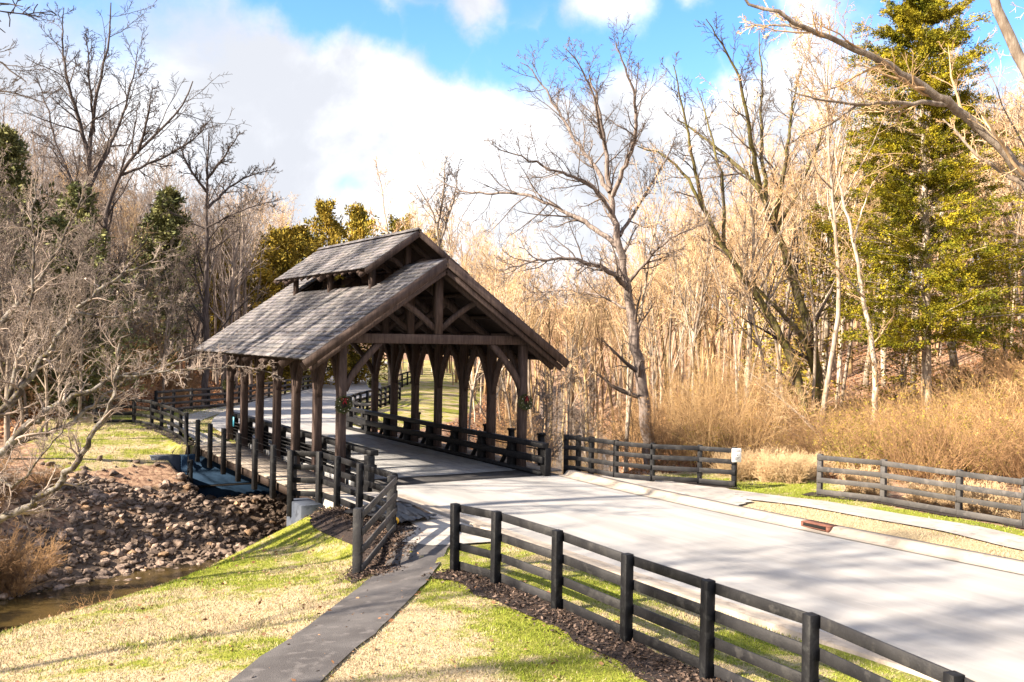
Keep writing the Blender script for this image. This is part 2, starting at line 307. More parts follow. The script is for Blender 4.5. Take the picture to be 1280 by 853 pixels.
def tz(x, y):
    x = np.asarray(x, float); y = np.asarray(y, float)
    d, cs = pl_dist(x, y, CREEKS); half = np.interp(x, [-40, -13, -8, -4, 20], [2.2, 1.9, 1.55, 1.0, .9])
    e = np.maximum(d-half, 0)
    near = -3.6+3.0*ss(0, 1, np.minimum(e/7.0, 1))**.9+.6*ss(6.0, 14, e)
    far = -3.6+3.2*ss(-.15, 1, np.minimum(e/6.6, 1))+.4*ss(5, 10, e)
    z = np.where(cs > 0, far, near)
    rd, _ = pl_dist(x, y, ROADC)
    lh, ls = pl_dist(x, y, LHILL); lh = np.where(ls > 0, lh, 0); steep = np.interp(y, [10, 40, 90, 160], [.42, .40, .20, .16])
    z = z+np.minimum(steep*lh*ss(0, 6, lh), 13+.02*lh)
    rh, rs = pl_dist(x, y, RHILL); rh = np.where(rs < 0, rh, 0); z = z+np.minimum(.26*rh*ss(0, 8, rh), 12+.02*rh)
    wild = ss(0, 5, np.maximum(lh, rh)); z = z+wild*(vnoise(x, y, .16)-.5)*1.3+(vnoise(x, y, .5, 3)-.5)*.10*ss(1, 4, rd)
    road = ((y < -1.8) & (x > left_edge(y)-.25) & (x < right_edge(y)+.25)); z = np.where(road, -.15, z)
    flat = (y > 11.5) & (rd < 12); k = 1-ss(3.6, 6.5, rd); z = np.where(flat, z*(1-k)-.12*k, z)
    under = (y > -2.7) & (y < 11.2) & (x > -8.5) & (x < 4.9); z = np.where(under, np.minimum(z, -1.0-1.1*ss(5, 9.5, y)+1.7*np.maximum(-5.2-x, 0)+1.2*np.maximum(-5.7-x, 0)*(y < 0)), z)
    appr = (y <= -2.7) & (y > -11) & (x < 7.2) & ~road; z = np.where(appr, np.maximum(z, -.03-.42*np.maximum(-5.6-x, 0)-1.0*np.maximum(y+4.7, 0)*(x < -5.05)), z)
    apf = (y >= 11.0) & (y < 16) & (x > -5.6) & (x < 5) & (rd > 3.6); z = np.where(apf, np.maximum(z, -.03), z)
    return z
def axis(lo, hi, step, far0, far1):
    a = list(np.arange(lo, hi+1e-6, step)); s = step; v = a[-1]
    while v < far1: s *= 1.13; v += s; a.append(v)
    s = step; v = a[0]; b = []
    while v > far0: s *= 1.13; v -= s; b.append(v)
    return np.array(b[::-1]+a)
gx = axis(-26, 24, .3, -900, 1300); gy = axis(-32, 50, .3, -400, 1600)
X, Yg = np.meshgrid(gx, gy); Z = tz(X, Yg); n0, n1_ = X.shape
idx = np.arange(n0*n1_).reshape(n0, n1_)
gme = mesh_np('ground', np.stack([X, Yg, Z], -1), np.stack([idx[:-1, :-1], idx[:-1, 1:], idx[1:, 1:], idx[1:, :-1]], -1).reshape(-1, 4), M['ground'], True)
def zones(x, y):
    d, cs = pl_dist(x, y, CREEKS); lh, ls = pl_dist(x, y, LHILL); lh = np.where(ls > 0, lh, -lh); rh, rs = pl_dist(x, y, RHILL); rh = np.where(rs < 0, rh, -rh); rd, _ = pl_dist(x, y, ROADC)
    lawn_near = (cs < 0)*ss(2.6, 3.6, d)*(x < 6)*ss(.0, 1, 12-y)
    strip = (y < 0)*(x > 3)*(1-ss(8.3, 8.8, x+np.where(y > -9, .35*(-9-y)+1.5*(y > -9)*0, 0)))
    strip = np.maximum(strip, (y < -3)*(y > -9.5)*(x > 3)*(x < 10.5)*ss(0, .6, x-(4.2+.0*y)))
    lawn_far = (cs > 0)*ss(6.2, 7.6, d)*(1-ss(-3.5, -1.2, lh))*(1-ss(9, 13, rd-4*(y > 25)))*ss(-16.5, -14, x)
    lawn = np.clip(np.maximum(np.maximum(lawn_near, strip), lawn_far), 0, 1)*(1-ss(-2, 2, rh))
    soil = np.clip(1-ss(2.6, 6.5, d), 0, 1)*np.where(cs > 0, 1, 1-ss(2.5, 3.3, d)); soil = np.maximum(soil, ((y > -2.7) & (y < 11.2) & (x > -5.7) & (x < 4.9)).astype(float))
    # greener in some places
    g = .5-.16*ss(-13, -6, -x)*0+.22*np.exp(-((x+9.2)**2/5+(y+7.5)**2/12))+.30*np.exp(-((x+6.6)**2/.9))*(y < -12.3)+.05*(y > 11)+.12*np.exp(-((x+4.2)**2/1.2))*(y < -10)-.45*np.exp(-((x-5.2)**2/1.5))*(y < -8)+.25*np.exp(-((x-8.2)**2/.8))*(y < -8)+.3*np.exp(-((x-7)**2/9+(y+6)**2/3))
    g = g-.20*np.exp(-((x+8)**2/3+(y+15)**2/20))*(x > -10.2+.0*y)-.15*np.exp(-((x+12.5)**2/4+(y+12)**2/20))
    return lawn, soil, np.clip(g, 0, 1)
zl, zs, zg = zones(X, Yg)
za = gme.color_attributes.new('zone', 'FLOAT_COLOR', 'POINT'); za.data.foreach_set('color', np.stack([zl, zs, zg, np.ones_like(zl)], -1).astype(np.float32).ravel())
tag(obj('ground', gme), kind='structure')
def strip_mesh(name, pl, hw, off, m, nx=6, zfun=None, step=.4, kind='structure'):      # a draped ribbon along a polyline; hw = half width or (left, right) arrays
    pl = np.asarray(pl, float); s = np.concatenate([[0], np.cumsum(np.hypot(*np.diff(pl, axis=0).T))]); k = max(2, int(s[-1]/step)); u = np.linspace(0, s[-1], k)
    p = np.stack([np.interp(u, s, pl[:, 0]), np.interp(u, s, pl[:, 1])], -1); t = np.gradient(p, axis=0); t /= np.linalg.norm(t, axis=1)[:, None]; nn = np.stack([t[:, 1], -t[:, 0]], -1)
    w = hw if np.isscalar(hw) else np.interp(u, s, hw); q = np.linspace(-1, 1, nx); jit = (rng.random((k, 2))-.5)*(.10 if kind == 'rough' else .015 if kind == 'worn' else 0)
    ww = np.broadcast_to(np.asarray(w).reshape(-1, 1) if not np.isscalar(w) else w, (k, 1))
    G = p[:, None, :]+nn[:, None, :]*(q[None, :, None]*ww[:, :, None])
    if kind in ('rough', 'worn'): G[:, 0] += nn*jit[:, :1]*3; G[:, -1] += nn*jit[:, 1:]*3
    z = (tz(G[..., 0], G[..., 1]) if zfun is None else zfun(G[..., 0], G[..., 1]))+off
    V = np.concatenate([G, z[..., None]], -1); i = np.arange(k*nx).reshape(k, nx)
    return tag(obj(name, mesh_np(name, V, np.stack([i[:-1, :-1], i[:-1, 1:], i[1:, 1:], i[1:, :-1]], -1).reshape(-1, 4), m, True)), kind='structure')
def poly_sheet(name, pts, off, m, step=.22, zfun=None):   # draped polygon
    pts = np.asarray(pts, float); x0, y0 = pts.min(0); x1, y1 = pts.max(0); xs = np.arange(x0, x1+step, step); ys = np.arange(y0, y1+step, step); Xp, Yp = np.meshgrid(xs, ys)
    d, _ = pl_dist(Xp, Yp, np.vstack([pts, pts[:1]])); ins = np.zeros(Xp.shape, bool)
    for (ax, ay), (bx, by) in zip(pts, np.roll(pts, -1, 0)):
        c = ((ay > Yp) != (by > Yp)) & (Xp < (bx-ax)*(Yp-ay)/(by-ay+1e-12)+ax); ins ^= c
    # pull the outermost vertices onto the outline
    keep = ins | (d < step*.75); P = np.stack([Xp, Yp], -1)
    for i, j in zip(*np.where(keep & ~ins)):
        best = None
        for a, b in zip(pts, np.roll(pts, -1, 0)):
            ab = b-a; t = np.clip(((P[i, j]-a)@ab)/(ab@ab), 0, 1); q = a+t*ab; dd = np.hypot(*(q-P[i, j]))
            if best is None or dd < best[0]: best = (dd, q)
        P[i, j] = best[1]
    z = (tz(P[..., 0], P[..., 1]) if zfun is None else zfun(P[..., 0], P[..., 1]))+off; i = np.arange(Xp.size).reshape(Xp.shape)
    ok = keep[:-1, :-1] & keep[:-1, 1:] & keep[1:, 1:] & keep[1:, :-1]; F = np.stack([i[:-1, :-1], i[:-1, 1:], i[1:, 1:], i[1:, :-1]], -1)[ok]
    return tag(obj(name, mesh_np(name, np.concatenate([P, z[..., None]], -1), F, m, True)), kind='structure')
zero = lambda x, y: np.zeros(np.shape(x))
# road before the bridge, bridge approach joint, road beyond
ys = np.concatenate([np.arange(-60, -1.9, .8), [-1.9]]); mb = MB()
V = []; 
for y in ys:
    for q in np.linspace(0, 1, 7): V.append((left_edge(y)+(right_edge(y)-left_edge(y))*q, y, .03*math.sin(math.pi*q)-.02))
i = np.arange(len(V)).reshape(-1, 7)
tag(obj('road', mesh_np('road', V, np.stack([i[:-1, :-1], i[:-1, 1:], i[1:, 1:], i[1:, :-1]], -1).reshape(-1, 4), M['asphalt'], True)), kind='structure')
strip_mesh('road', ROADC, 3.3, .0, M['asphalt'], 6, zero, .8)
mb = MB(); mb.box(-2.95, 3.6, -1.898, -.352, -.3, .0); tag(mb.build('road_joint', M['joint_asphalt']), kind='structure')
# creek water
strip_mesh('water', CREEKS, 3.6, WATER_Z, M['water'], 4, zero, 1.5)
# paths and pavements
strip_mesh('path', smooth(np.array([(-4.2, -8.0), (-4.75, -9.2), (-5.75, -10.7), (-7.92, -13.72), (-10.62, -16.72), (-13.1, -20.1), (-17, -27), (-24, -40)])), .60, .035, M['dark_asphalt'], 5, kind='worn')
poly_sheet('concrete_pad', [(-3.1, -2.6), (-3.1, -9.2), (-3.6, -10.3), (-5.05, -10.1), (-5.45, -9.4), (-4.5, -8.2), (-4.3, -6.8), (-4.9, -5.6), (-5.4, -2.6)], .045, M['concrete'])
strip_mesh('sidewalk', smooth(np.array([(5.1, -1.5), (5.2, -5), (6.2, -8), (7.0, -11), (7.1, -20), (7.6, -30), (10, -60)])), [.75]*9+[.7]*100 if False else .7, .04, M['concrete'], 5)
poly_sheet('pavement', [(4.25, -2.6), (4.15, -9.4), (5.4, -8.9), (6.6, -6.6), (5.6, -4.9), (4.6, -3.2), (4.6, -2.6)], .05, M['concrete'])
strip_mesh('sidewalk', smooth(np.array([(-4.25, 11), (-4.2, 17), (-3.4, 22), (-.6, 28), (3, 34), (8.0, 42.5)])), .65, .03, M['concrete'], 4)
def kerb(pl, w, h, top_side):
    pl = np.asarray(pl, float); t = np.gradient(pl, axis=0); t /= np.linalg.norm(t, axis=1)[:, None]; nn = np.stack([t[:, 1], -t[:, 0]], -1)*top_side
    prof = [(-.25, .004), (0, .012), (.06, .05), (.13, h*.9), (.2, h), (w, h), (w, -.3)]; V = []
    for p, n_ in zip(pl, nn):
        for a, z in prof: V.append((*(p+n_*a), z))
    k = len(prof); i = np.arange(len(V)).reshape(-1, k); F = np.stack([i[:-1, :-1], i[:-1, 1:], i[1:, 1:], i[1:, :-1]], -1).reshape(-1, 4)
    tag(obj('kerb', mesh_np('kerb', V, F, M['kerb'])), kind='structure')
yk = np.arange(-60, -1.5, .5); kerb(np.stack([right_edge(yk), yk], -1), .40, .14, 1)
yk = np.arange(-60, -3.0, .5); kerb(np.stack([left_edge(yk), yk], -1), .24, .045, -1)
poly_sheet('mulch_bed', [(-5.08, -4.3), (-4.9, -5.6), (-4.25, -6.9), (-4.45, -8.3), (-5.35, -9.5), (-6.5, -10.75), (-7.5, -11.7), (-7.1, -10.4), (-6.1, -8.6), (-6.2, -6), (-6.0, -4.9), (-5.6, -4.5), (-5.1, -4.3)], .03, M['mulch'])
strip_mesh('mulch_bed', [(-5.75, -12.1), (-5.7, -14), (-5.6, -17), (-5.75, -20), (-6, -23), (-6.6, -28), (-8, -36)], .40, .03, M['mulch'], 5, kind='rough')
strip_mesh('mulch_bed', [(4.85, -2.9), (4.95, -3.4), (5.5, -4.4), (6.5, -5.5), (7.2, -6.6)], .42, .03, M['mulch'], 5, kind='rough')
strip_mesh('mulch_bed', [(8.3, -8.2), (8.9, -10.4), (9.0, -12.7), (9.1, -15), (9.9, -30)], .35, .03, M['mulch'], 5, kind='rough')
strip_mesh('mulch_bed', [(-5.5, 10.6), (-5.0, 14), (-4.9, 17), (-5.1, 19.6), (-5.6, 21.8)], .5, .03, M['mulch'], 5, kind='rough')
strip_mesh('mulch_bed', [(-3.4, 27.4), (-1.8, 29.4), (.4, 31.8), (3.2, 34.6), (5.9, 38.5), (9.8, 44.5)], .5, .03, M['mulch'], 5, kind='rough')

# ------------------------------------------------------------ covered bridge
W2 = 3.28; BAY = 2.154; NB = 6; LEN = BAY*NB
bridge = thing('covered_bridge', 'brown timber covered bridge with two tier shingled gable roof over the creek', 'covered bridge', (0, 0, 0))
B = lambda mb, n, m='timber', **k: mb.build(n, M[m], bridge, **k)
mb = MB()
for k in range(int((LEN+.6)/.3)):
    y = -.35+k*.3; mb.box(-3.05, 3.2, y, y+.292, -.22, .0+random.uniform(-.003, .003), random.uniform(.9, 1.08))
B(mb, 'deck', 'bridge_deck')
mb = MB()
for x in (-3.3, -1.5, 0, 1.5, 3.3): mb.box(x-.14, x+.14, -.5, 11.6, -.75, -.23)
B(mb, 'girder', 'timber_shaded')
def roofz(v): return 6.94-.70*abs(v)
for i in range(NB+1):
    y = i*BAY
    for s in (-1, 1):
        x = s*W2; mb = MB(); mb.box(x-.13, x+.13, y-.13, y+.13, -.6, 4.22); p = B(mb, 'post', bevel=.012)
        for e in (-1, 1):                                   # arched braces along the side
            if (i == 0 and e < 0) or (i == NB and e > 0): continue
            mb = MB(); t = np.linspace(0, 1, 7); pts = [(x, y+e*(.10+.93*q**1.5), 2.45+1.72*q) for q in t]
            mb.curve(pts, .16, .19, (1, 0, 0)); mb.build('brace', M['timber'], p)
        mb = MB(); t = np.linspace(0, 1, 7); pts = [(x-s*(.10+1.15*q**1.35), y, 2.75+1.50*q) for q in t]     # knee brace to the tie beam
        if i in (0, NB): mb.curve(pts, .16, .19, (0, 1, 0)); mb.build('brace', M['timber'], p)
    mb = MB(); mb.box(-W2-.35, W2+.35, y-.13, y+.13, 4.225, 4.53); B(mb, 'tie_beam', bevel=.012)
    mb = MB(); mb.box(-.13, .13, y-.12, y+.12, 4.535, 6.42); B(mb, 'king_post')
    for s in (-1, 1):
        mb = MB(); t = np.linspace(0, 1, 6); pts = [(s*(.12+1.55*q), y, 4.72+1.02*q-.10*math.sin(math.pi*q)*-1) for q in t]; mb.curve(pts, .14, .17, (0, 1, 0)); B(mb, 'strut')
        mb = MB(); mb.bar((s*.02, y, 6.66), (s*(W2+1.25), y, roofz(W2+1.25)-.30), .16, .24); B(mb, 'rafter')
for s in (-1, 1):
    mb = MB(); mb.box(s*W2-.13, s*W2+.13, -.45, LEN+.45, 4.235, 4.52) if False else mb.box(s*(W2+.0)-.10, s*(W2+.0)+.10, -.42, LEN+.42, 4.535, 4.62); B(mb, 'wall_plate')
    for v in (1.3, 2.35, 4.35):
        mb = MB(); mb.box(s*v-.06, s*v+.06, -.45, LEN+.45, roofz(v)-.20, roofz(v)-.085); B(mb, 'purlin', 'timber_shaded')
mb = MB(); mb.box(-.09, .09, -.45, LEN+.45, 6.45, 6.68); B(mb, 'ridge_beam')
# roofs: boards below, individual shakes above
def roof_slope(mb, mbs, s, v0, v1, zt, slope, y0, y1, course=.24):
    """one pitch between v0 (top) and v1 (eave); zt = ridge height"""
    n = math.hypot(1, slope); nx, nz = slope/n, 1/n; dv = course/n
    z = lambda v: zt-slope*v
    P = [(s*v0, y0, z(v0)), (s*v1, y0, z(v1)), (s*v1, y1, z(v1)), (s*v0, y1, z(v0))]; V = P+[(a-s*nx*.07, b, c-nz*.07) for a, b, c in P]
    mb.add(V, MB.BOXF)
    k = 0; v = v1+.03
    while v-dv > v0-.02:
        y = y0-.04-random.random()*.2; 
        while y < y1+.03:
            w = random.uniform(.13, .30); ya, yb = max(y, y0-.03), min(y+w-.008, y1+.03); y += w
            if yb-ya < .03: continue
            j = random.uniform(-.012, .012); lo, hi = v+j, max(v-dv*1.25, v0-.01); t0 = random.uniform(.034, .05); t1 = .006; g = random.uniform(.72, 1.18); g = (g*random.uniform(.97, 1.04), g, g*random.uniform(.94, 1.04))
            a = [(s*lo, ya, z(lo)+.004), (s*lo, yb, z(lo)+.004), (s*hi, yb, z(hi)+.004), (s*hi, ya, z(hi)+.004)]
            b = [(s*(lo+nx*t0), ya, z(lo)+nz*t0), (s*(lo+nx*t0), yb, z(lo)+nz*t0), (s*(hi+nx*t1), yb, z(hi)+nz*t1+.004), (s*(hi+nx*t1), ya, z(hi)+nz*t1+.004)]
            mbs.add(a+b, MB.BOXF, g)
        v -= dv; k += 1
EV = W2+1.38; RO = .62
mb, mbs = MB(), MB(); US, UE = 1.05, LEN-1.05
for s in (-1, 1):
    roof_slope(mb, mbs, s, 0, EV, 7.0, .70, -RO, 2.25); roof_slope(mb, mbs, s, 1.15, EV, 7.0, .70, 2.25, LEN-2.25); roof_slope(mb, mbs, s, 0, EV, 7.0, .70, LEN-2.25, LEN+RO)
rf = B(mbs, 'roof', 'shingle', tint=True)
mb.build('roof_board', M['timber_shaded'], bridge)
UY0, UY1 = 1.55, LEN-1.55; UV_ = 1.87; UZ = 8.07
mb, mbs = MB(), MB()
for s in (-1, 1): roof_slope(mb, mbs, s, 0, UV_, UZ, .728, UY0, UY1, .22)
urf = B(mbs, 'upper_roof', 'shingle', tint=True); mb.build('roof_board', M['timber_shaded'], bridge)
for (yy, zt, sl, v1, hh) in ((-RO-.045, 7.0, .70, EV+.03, .27), (LEN+RO+.045, 7.0, .70, EV+.03, .27), (UY0-.04, UZ, .728, UV_+.03, .20), (UY1+.04, UZ, .728, UV_+.03, .20)):
    for s in (-1, 1):
        mb = MB(); n = math.hypot(1, sl); e = hh/2*.9
        mb.bar((s*.001, yy, zt-e*n), (s*v1, yy, zt-sl*v1-e*n), .055, hh); B(mb, 'barge_board')
        mb = MB(); 
        if hh > .25: mb.bar((s*.001, yy+(.11 if yy < 0 else -.11), zt-.42), (s*(v1-.2), yy+(.11 if yy < 0 else -.11), zt-sl*(v1-.2)-.42), .10, .16); B(mb, 'barge_rafter')
mb = MB()
for s in (-1, 1): mb.bar((s*.04, UY0-.03, UZ+.035), (s*.04, UY1+.03, UZ+.035), .16, .03, (s*.5, 0, .85))
B(mb, 'ridge_cap', 'shingle', tint=True)
for y in (2.45, LEN/2, LEN-2.45):                       # frames under the upper roof
    for s in (-1, 1):
        mb = MB(); mb.box(s*1.3-.09, s*1.3+.09, y-.09, y+.09, 5.75, 6.98); B(mb, 'upper_post')
        mb = MB(); mb.bar((s*.02, y, UZ-.28), (s*(UV_-.1), y, UZ-.28-.728*(UV_-.1)), .12, .18); B(mb, 'upper_rafter')
        mb = MB(); pts = [(s*(.08+.75*q), y, 6.72+.45*q+.12*math.sin(math.pi*q)) for q in np.linspace(0, 1, 6)]; mb.curve(pts, .11, .14, (0, 1, 0)); B(mb, 'upper_strut')
    mb = MB(); mb.box(-.10, .10, y-.1, y+.1, 6.3, 7.72); B(mb, 'upper_king_post')
for s in (-1, 1):
    mb = MB(); mb.box(s*1.3-.08, s*1.3+.08, UY0+.02, UY1-.02, 6.985-.001, 7.0+.04); B(mb, 'upper_plate')
    for k in range(14):
        mb = MB(); y = UY0+.15+k*(UY1-UY0-.3)/13; mb.bar((s*1.2, y, UZ-.15-.728*1.2), (s*(UV_-.02), y, UZ-.15-.728*(UV_-.02)), .06, .09); B(mb, 'rafter_tail')
# guardrails: heavy timbers along both sides
def guardrail(x, y0, y1, out, label, wires):
    g = thing('guardrail', label, 'guardrail', (x, y0, 0), 'heavy black timber guardrails along the bridge deck')
    mb = MB(); mb.box(x-.13, x+.13, y0, y1, .90, 1.06); mb.build('cap_rail', M['black_paint'], g, bevel=.012)
    mb = MB(); mb.box(x-.07-out*.04, x+.07-out*.04, y0+.05, y1-.05, .40, .62); mb.build('rail', M['black_paint'], g, bevel=.01)
    mb = MB(); mb.box(x-.10, x+.10, y0+.2, y1-.2, -.02, .12); mb.build('kerb_timber', M['black_paint'], g)
    ny = [y0+.14]+[k*BAY+.30 for k in range(NB+1)]+[y1-.14]
    for k, y in enumerate(ny):
        mb = MB(); a = x+out*.10; mb.box(a-.11, a+.11, y-.16, y+.16, -.25, .895); mb.build('post', M['black_paint'], g, bevel=.01)
        if out > 0 and 0 < k < len(ny)-1:
            mb = MB(); mb.bar((a+.02, y+.22, .70), (a+.02, y+.80, .0), .10, .13); mb.build('kicker', M['black_paint'], g)
    for z in wires:
        mb = MB(); mb.box(x+out*.26-.014, x+out*.26+.014, y0+.5, y1-.2, z-.016, z+.016); mb.build('thin_rail', M['black_paint'], g)
guardrail(2.98, -2.0, 15.6, 1, 'heavy black timber guardrail along the right side of the bridge deck', ())
guardrail(-2.88, -1.75, 14.2, -1, 'heavy black timber guardrail between the bridge deck and the boardwalk', (.2, .33, .46, .59, .72))
# boardwalk beside the bridge
WP = [(-5.18, -1.32+1.937*k) for k in range(7)]
bw = thing('boardwalk', 'grey plank boardwalk with bare black posts beside the covered bridge', 'boardwalk', (-4.3, -2.6, 0))
mb = MB(); y = -2.9
while y < 11.2:
    mb.box(-5.12, -3.45, y, y+.135, -.055, .0+random.uniform(-.004, .004), random.uniform(.72, 1.15)); y += .143
mb.build('deck', M['deck_board'], bw, tint=True)
mb = MB()
for x in (-5.0, -4.3, -3.6): mb.box(x-.05, x+.05, -2.8, 11.2, -.33, -.06)
mb.build('joist', M['timber_shaded'], bw)
for k, (x, y) in enumerate(WP):
    mb = MB(); mb.box(x-.09, x+.05, y-.11, y+.11, -.55, 1.08); mb.build('post', M['black_paint'], bw, bevel=.012)
for z in (.25, .5, .75, .98):
    mb = MB(); mb.tube([(-5.19, -1.3, z), (-5.19, 10.4, z)], [.005, .005], 5); mb.build('cable', M['black_paint'], bw)
bw2 = thing('boardwalk', 'narrow plank walk with capped black posts beyond the right guardrail', 'boardwalk', (3.9, -1, 0))
mb = MB(); y = -.9
while y < 12.5: mb.box(3.5, 4.35, y, y+.135, -.055, random.uniform(-.004, .004), random.uniform(.72, 1.15)); y += .143
mb.build('deck', M['deck_board'], bw2, tint=True)
for y in (.35, 2.4, 4.3, 6.3, 8.4, 10.5):
    mb = MB(); mb.box(4.22, 4.38, y-.09, y+.09, -.5, 1.05); mb.box(4.19, 4.41, y-.12, y+.12, 1.05, 1.13); mb.build('post', M['black_paint'], bw2)
for z in (.3, .55, .8):
    mb = MB(); mb.box(4.28, 4.31, .3, 10.6, z-.02, z+.02); mb.build('thin_rail', M['black_paint'], bw2)
# abutments
ab = thing('abutment', 'pale grey concrete abutment at the near end of the boardwalk', 'abutment', (-1, -2.7, -1))
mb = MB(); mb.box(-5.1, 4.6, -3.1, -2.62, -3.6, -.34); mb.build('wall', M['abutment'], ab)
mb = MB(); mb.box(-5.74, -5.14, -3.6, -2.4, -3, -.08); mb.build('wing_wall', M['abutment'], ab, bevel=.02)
ab = thing('abutment', 'concrete abutment coloured with its blue shade under the far end of the boardwalk', 'abutment', (-1, 11.3, -1))
mb = MB(); mb.box(-5.7, 4.6, 10.75, 11.3, -3.4, -.34); mb.build('wall', M['shade_blue_wall'], ab)
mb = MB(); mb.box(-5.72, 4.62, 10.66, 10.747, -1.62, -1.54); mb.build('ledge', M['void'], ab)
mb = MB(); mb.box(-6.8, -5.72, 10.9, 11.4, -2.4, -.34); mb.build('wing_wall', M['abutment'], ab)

# ------------------------------------------------------------ fences
def fence(label, pts, h, rails, side, pm='black_paint', rm='lit_black_rail', pw=.14, board=.145, zs=None, bevel=.005, last=True, group='black board fences'):
    pts = np.asarray(pts, float); zs = tz(pts[:, 0], pts[:, 1]) if zs is None else np.asarray(zs, float)
    f = thing('fence', label, 'fence', (*pts[0], zs[0]), group)
    for i, ((x, y), z) in enumerate(zip(pts, zs)):
        t = pts[min(i+1, len(pts)-1)]-pts[max(i-1, 0)]; t /= np.hypot(*t); mb = MB(); lean = np.array([random.uniform(-.012, .012), random.uniform(-.012, .012), 0])
        mb.bar((x, y, z-.5), np.array((x, y, z+h+.05))+lean, pw, pw, (t[0], t[1], 0)); mb.build('post', M[pm], f, bevel=bevel)
    rz = [h*.10+(h*.86)*k/(rails-1) for k in range(rails)]
    for i in range(len(pts)-1):
        a, b = pts[i], pts[i+1]; t = (b-a)/np.hypot(*(b-a)); nrm_ = np.array([t[1], -t[0]])*side*(pw/2+.02)
        ext0 = -t*(pw/2-.02 if i == 0 else -.004); ext1 = t*(pw/2-.02 if i == len(pts)-2 else -.004)
        for q in rz:
            j = random.uniform(-.012, .012); mb = MB(); p0 = (*(a+nrm_+ext0), zs[i]+q+j); p1 = (*(b+nrm_+ext1), zs[i+1]+q+j+random.uniform(-.008, .008))
            mb.bar(p0, p1, .032, board); mb.build('rail', M[rm], f, bevel=bevel*.5)
    return f
near_pts = [(-5.60, -12.2), (-5.52, -13.62), (-5.40, -15.45), (-5.38, -17.3), (-5.50, -19.18), (-5.62, -21.06), (-5.98, -23.13), (-6.5, -25.3), (-7.2, -27.5), (-8.1, -29.7), (-9.2, -32)]
fence('long black board fence in the foreground along the near side of the road', near_pts, 1.27, 4, -1)
corner = (-5.06, -8.02)
fence('short black fence leading from the boardwalk end to the corner post', [(-5.75, -2.75), (-5.14, -3.3), (-5.1, -4.55), (-5.1, -6.1), corner], 1.25, 4, -1, rm='black_paint', zs=[.0, 0, 0, 0, 0])
f = fence('single weathered fence panel standing at an angle beside the dark path', [(-5.16, -8.16), (-6.95, -10.62)], 1.25, 4, -1, rm='weathered_rail', pm='lit_black_rail', pw=.17)
fence('black board fence right of the bridge carrying the white box', [(4.35, -1.15), (4.62, -1.5), (4.72, -2.1), (4.88, -3.25), (5.42, -4.45), (6.48, -5.47), (7.03, -6.42)], 1.17, 4, 1, rm='lit_black_rail', zs=[0]*7)
fence('grey weathered board fence right of the road in front of the brush', [(8.40, -8.56), (8.92, -10.4), (9.02, -12.7), (9.06, -14.5), (9.2, -16.8), (9.4, -19.2), (9.7, -21.6)], 1.17, 4, 1, pm='weathered_rail', rm='weathered_rail')
fence('curved black board fence at the far end of the boardwalk', [(-5.42, 10.4), (-5.18, 12.3), (-5.0, 14.24), (-4.86, 16.6), (-4.97, 18.3), (-5.12, 19.8), (-5.55, 21.9), (-7.2, 22.6)], 1.2, 4, -1, rm='black_paint')
lf = smooth(np.array([(-3.47, 27.41), (-1.8, 29.4), (.36, 31.71), (2.96, 34.35), (5.69, 38.28), (9.7, 44.2), (14, 51.5)]), 1)
s = np.concatenate([[0], np.cumsum(np.hypot(*np.diff(lf, axis=0).T))]); u = np.arange(0, s[-1], 1.95)
fence('long far fence of weathered boards curving below the leafy bank', np.stack([np.interp(u, s, lf[:, 0]), np.interp(u, s, lf[:, 1])], -1), 1.2, 4, 1, rm='weathered_rail', bevel=0)
rf_ = smooth(np.array([(4.3, 15.6), (4.5, 18.5), (5.0, 21), (6.0, 22.8), (7.5, 25.3), (9.8, 28), (12.6, 32), (15.2, 36.2)]), 1)
s = np.concatenate([[0], np.cumsum(np.hypot(*np.diff(rf_, axis=0).T))]); u = np.arange(0, s[-1], 1.5)
fence('far black fence curving along the right side of the road beyond the bridge', np.stack([np.interp(u, s, rf_[:, 0]), np.interp(u, s, rf_[:, 1])], -1), 1.2, 4, -1, bevel=0, rm='black_paint')
fence('distant short fence across the road bend seen past the bridge posts', [(20.5, 49), (22, 51.2), (23.6, 53.6), (25.2, 56.2)], 1.2, 3, -1, bevel=0)

# ------------------------------------------------------------ rocks
def rock_mesh(seed, m):
    r = np.random.default_rng(seed); import bmesh
    bm = bmesh.new(); bmesh.ops.create_icosphere(bm, subdivisions=3, radius=1); me = bpy.data.meshes.new('rock')
    cuts = [(lambda v: v/np.linalg.norm(v))(r.normal(size=3)) for _ in range(16)]; lim = r.uniform(.42, .78, 16)
    for v in bm.verts:
        p = np.array(v.co)
        for c, q in zip(cuts, lim):
            d = p@c
            if d > q: p = p-c*(d-q)
        v.co = p*np.array([1, .78, .6])*(1+r.normal()*.012)
    bm.to_mesh(me); bm.free(); me.materials.append(m); return me
rocks = [rock_mesh(k, M['rock']) for k in range(9)]+[rock_mesh(40+k, M['tan_rock']) for k in range(3)]
tz1 = lambda x, y: float(tz(np.array([x]), np.array([y]))[0])
n = 42000; rx = rng.uniform(-15, 3.5, n); ry = rng.uniform(1.5, 13.5, n); d, cs = pl_dist(rx, ry, CREEKS)
dens = np.where((d < 6.2+.8*np.sin(rx*1.1)) & (d > 1.0), 1, .06)*np.where(rx < -9.8, np.clip((rx+12.8-.25*(ry-6))/3, 0, 1)**1.5, 1)
ok = ~((ry > 10.5) & (rx > -7.4)) & ~((cs < 0) & ~((rx > -5.2) & (d < 5))) & (rng.random(n) < dens) & (d < 8)
cand = [(float(a), float(b), random.choice([.07, .09, .11, .13, .15, .17, .24])*random.uniform(.8, 1.25)) for a, b in zip(rx[ok][:5200], ry[ok][:5200])]
czs = dict(zip([c[:2] for c in cand], tz(np.array([c[0] for c in cand]), np.array([c[1] for c in cand]))))
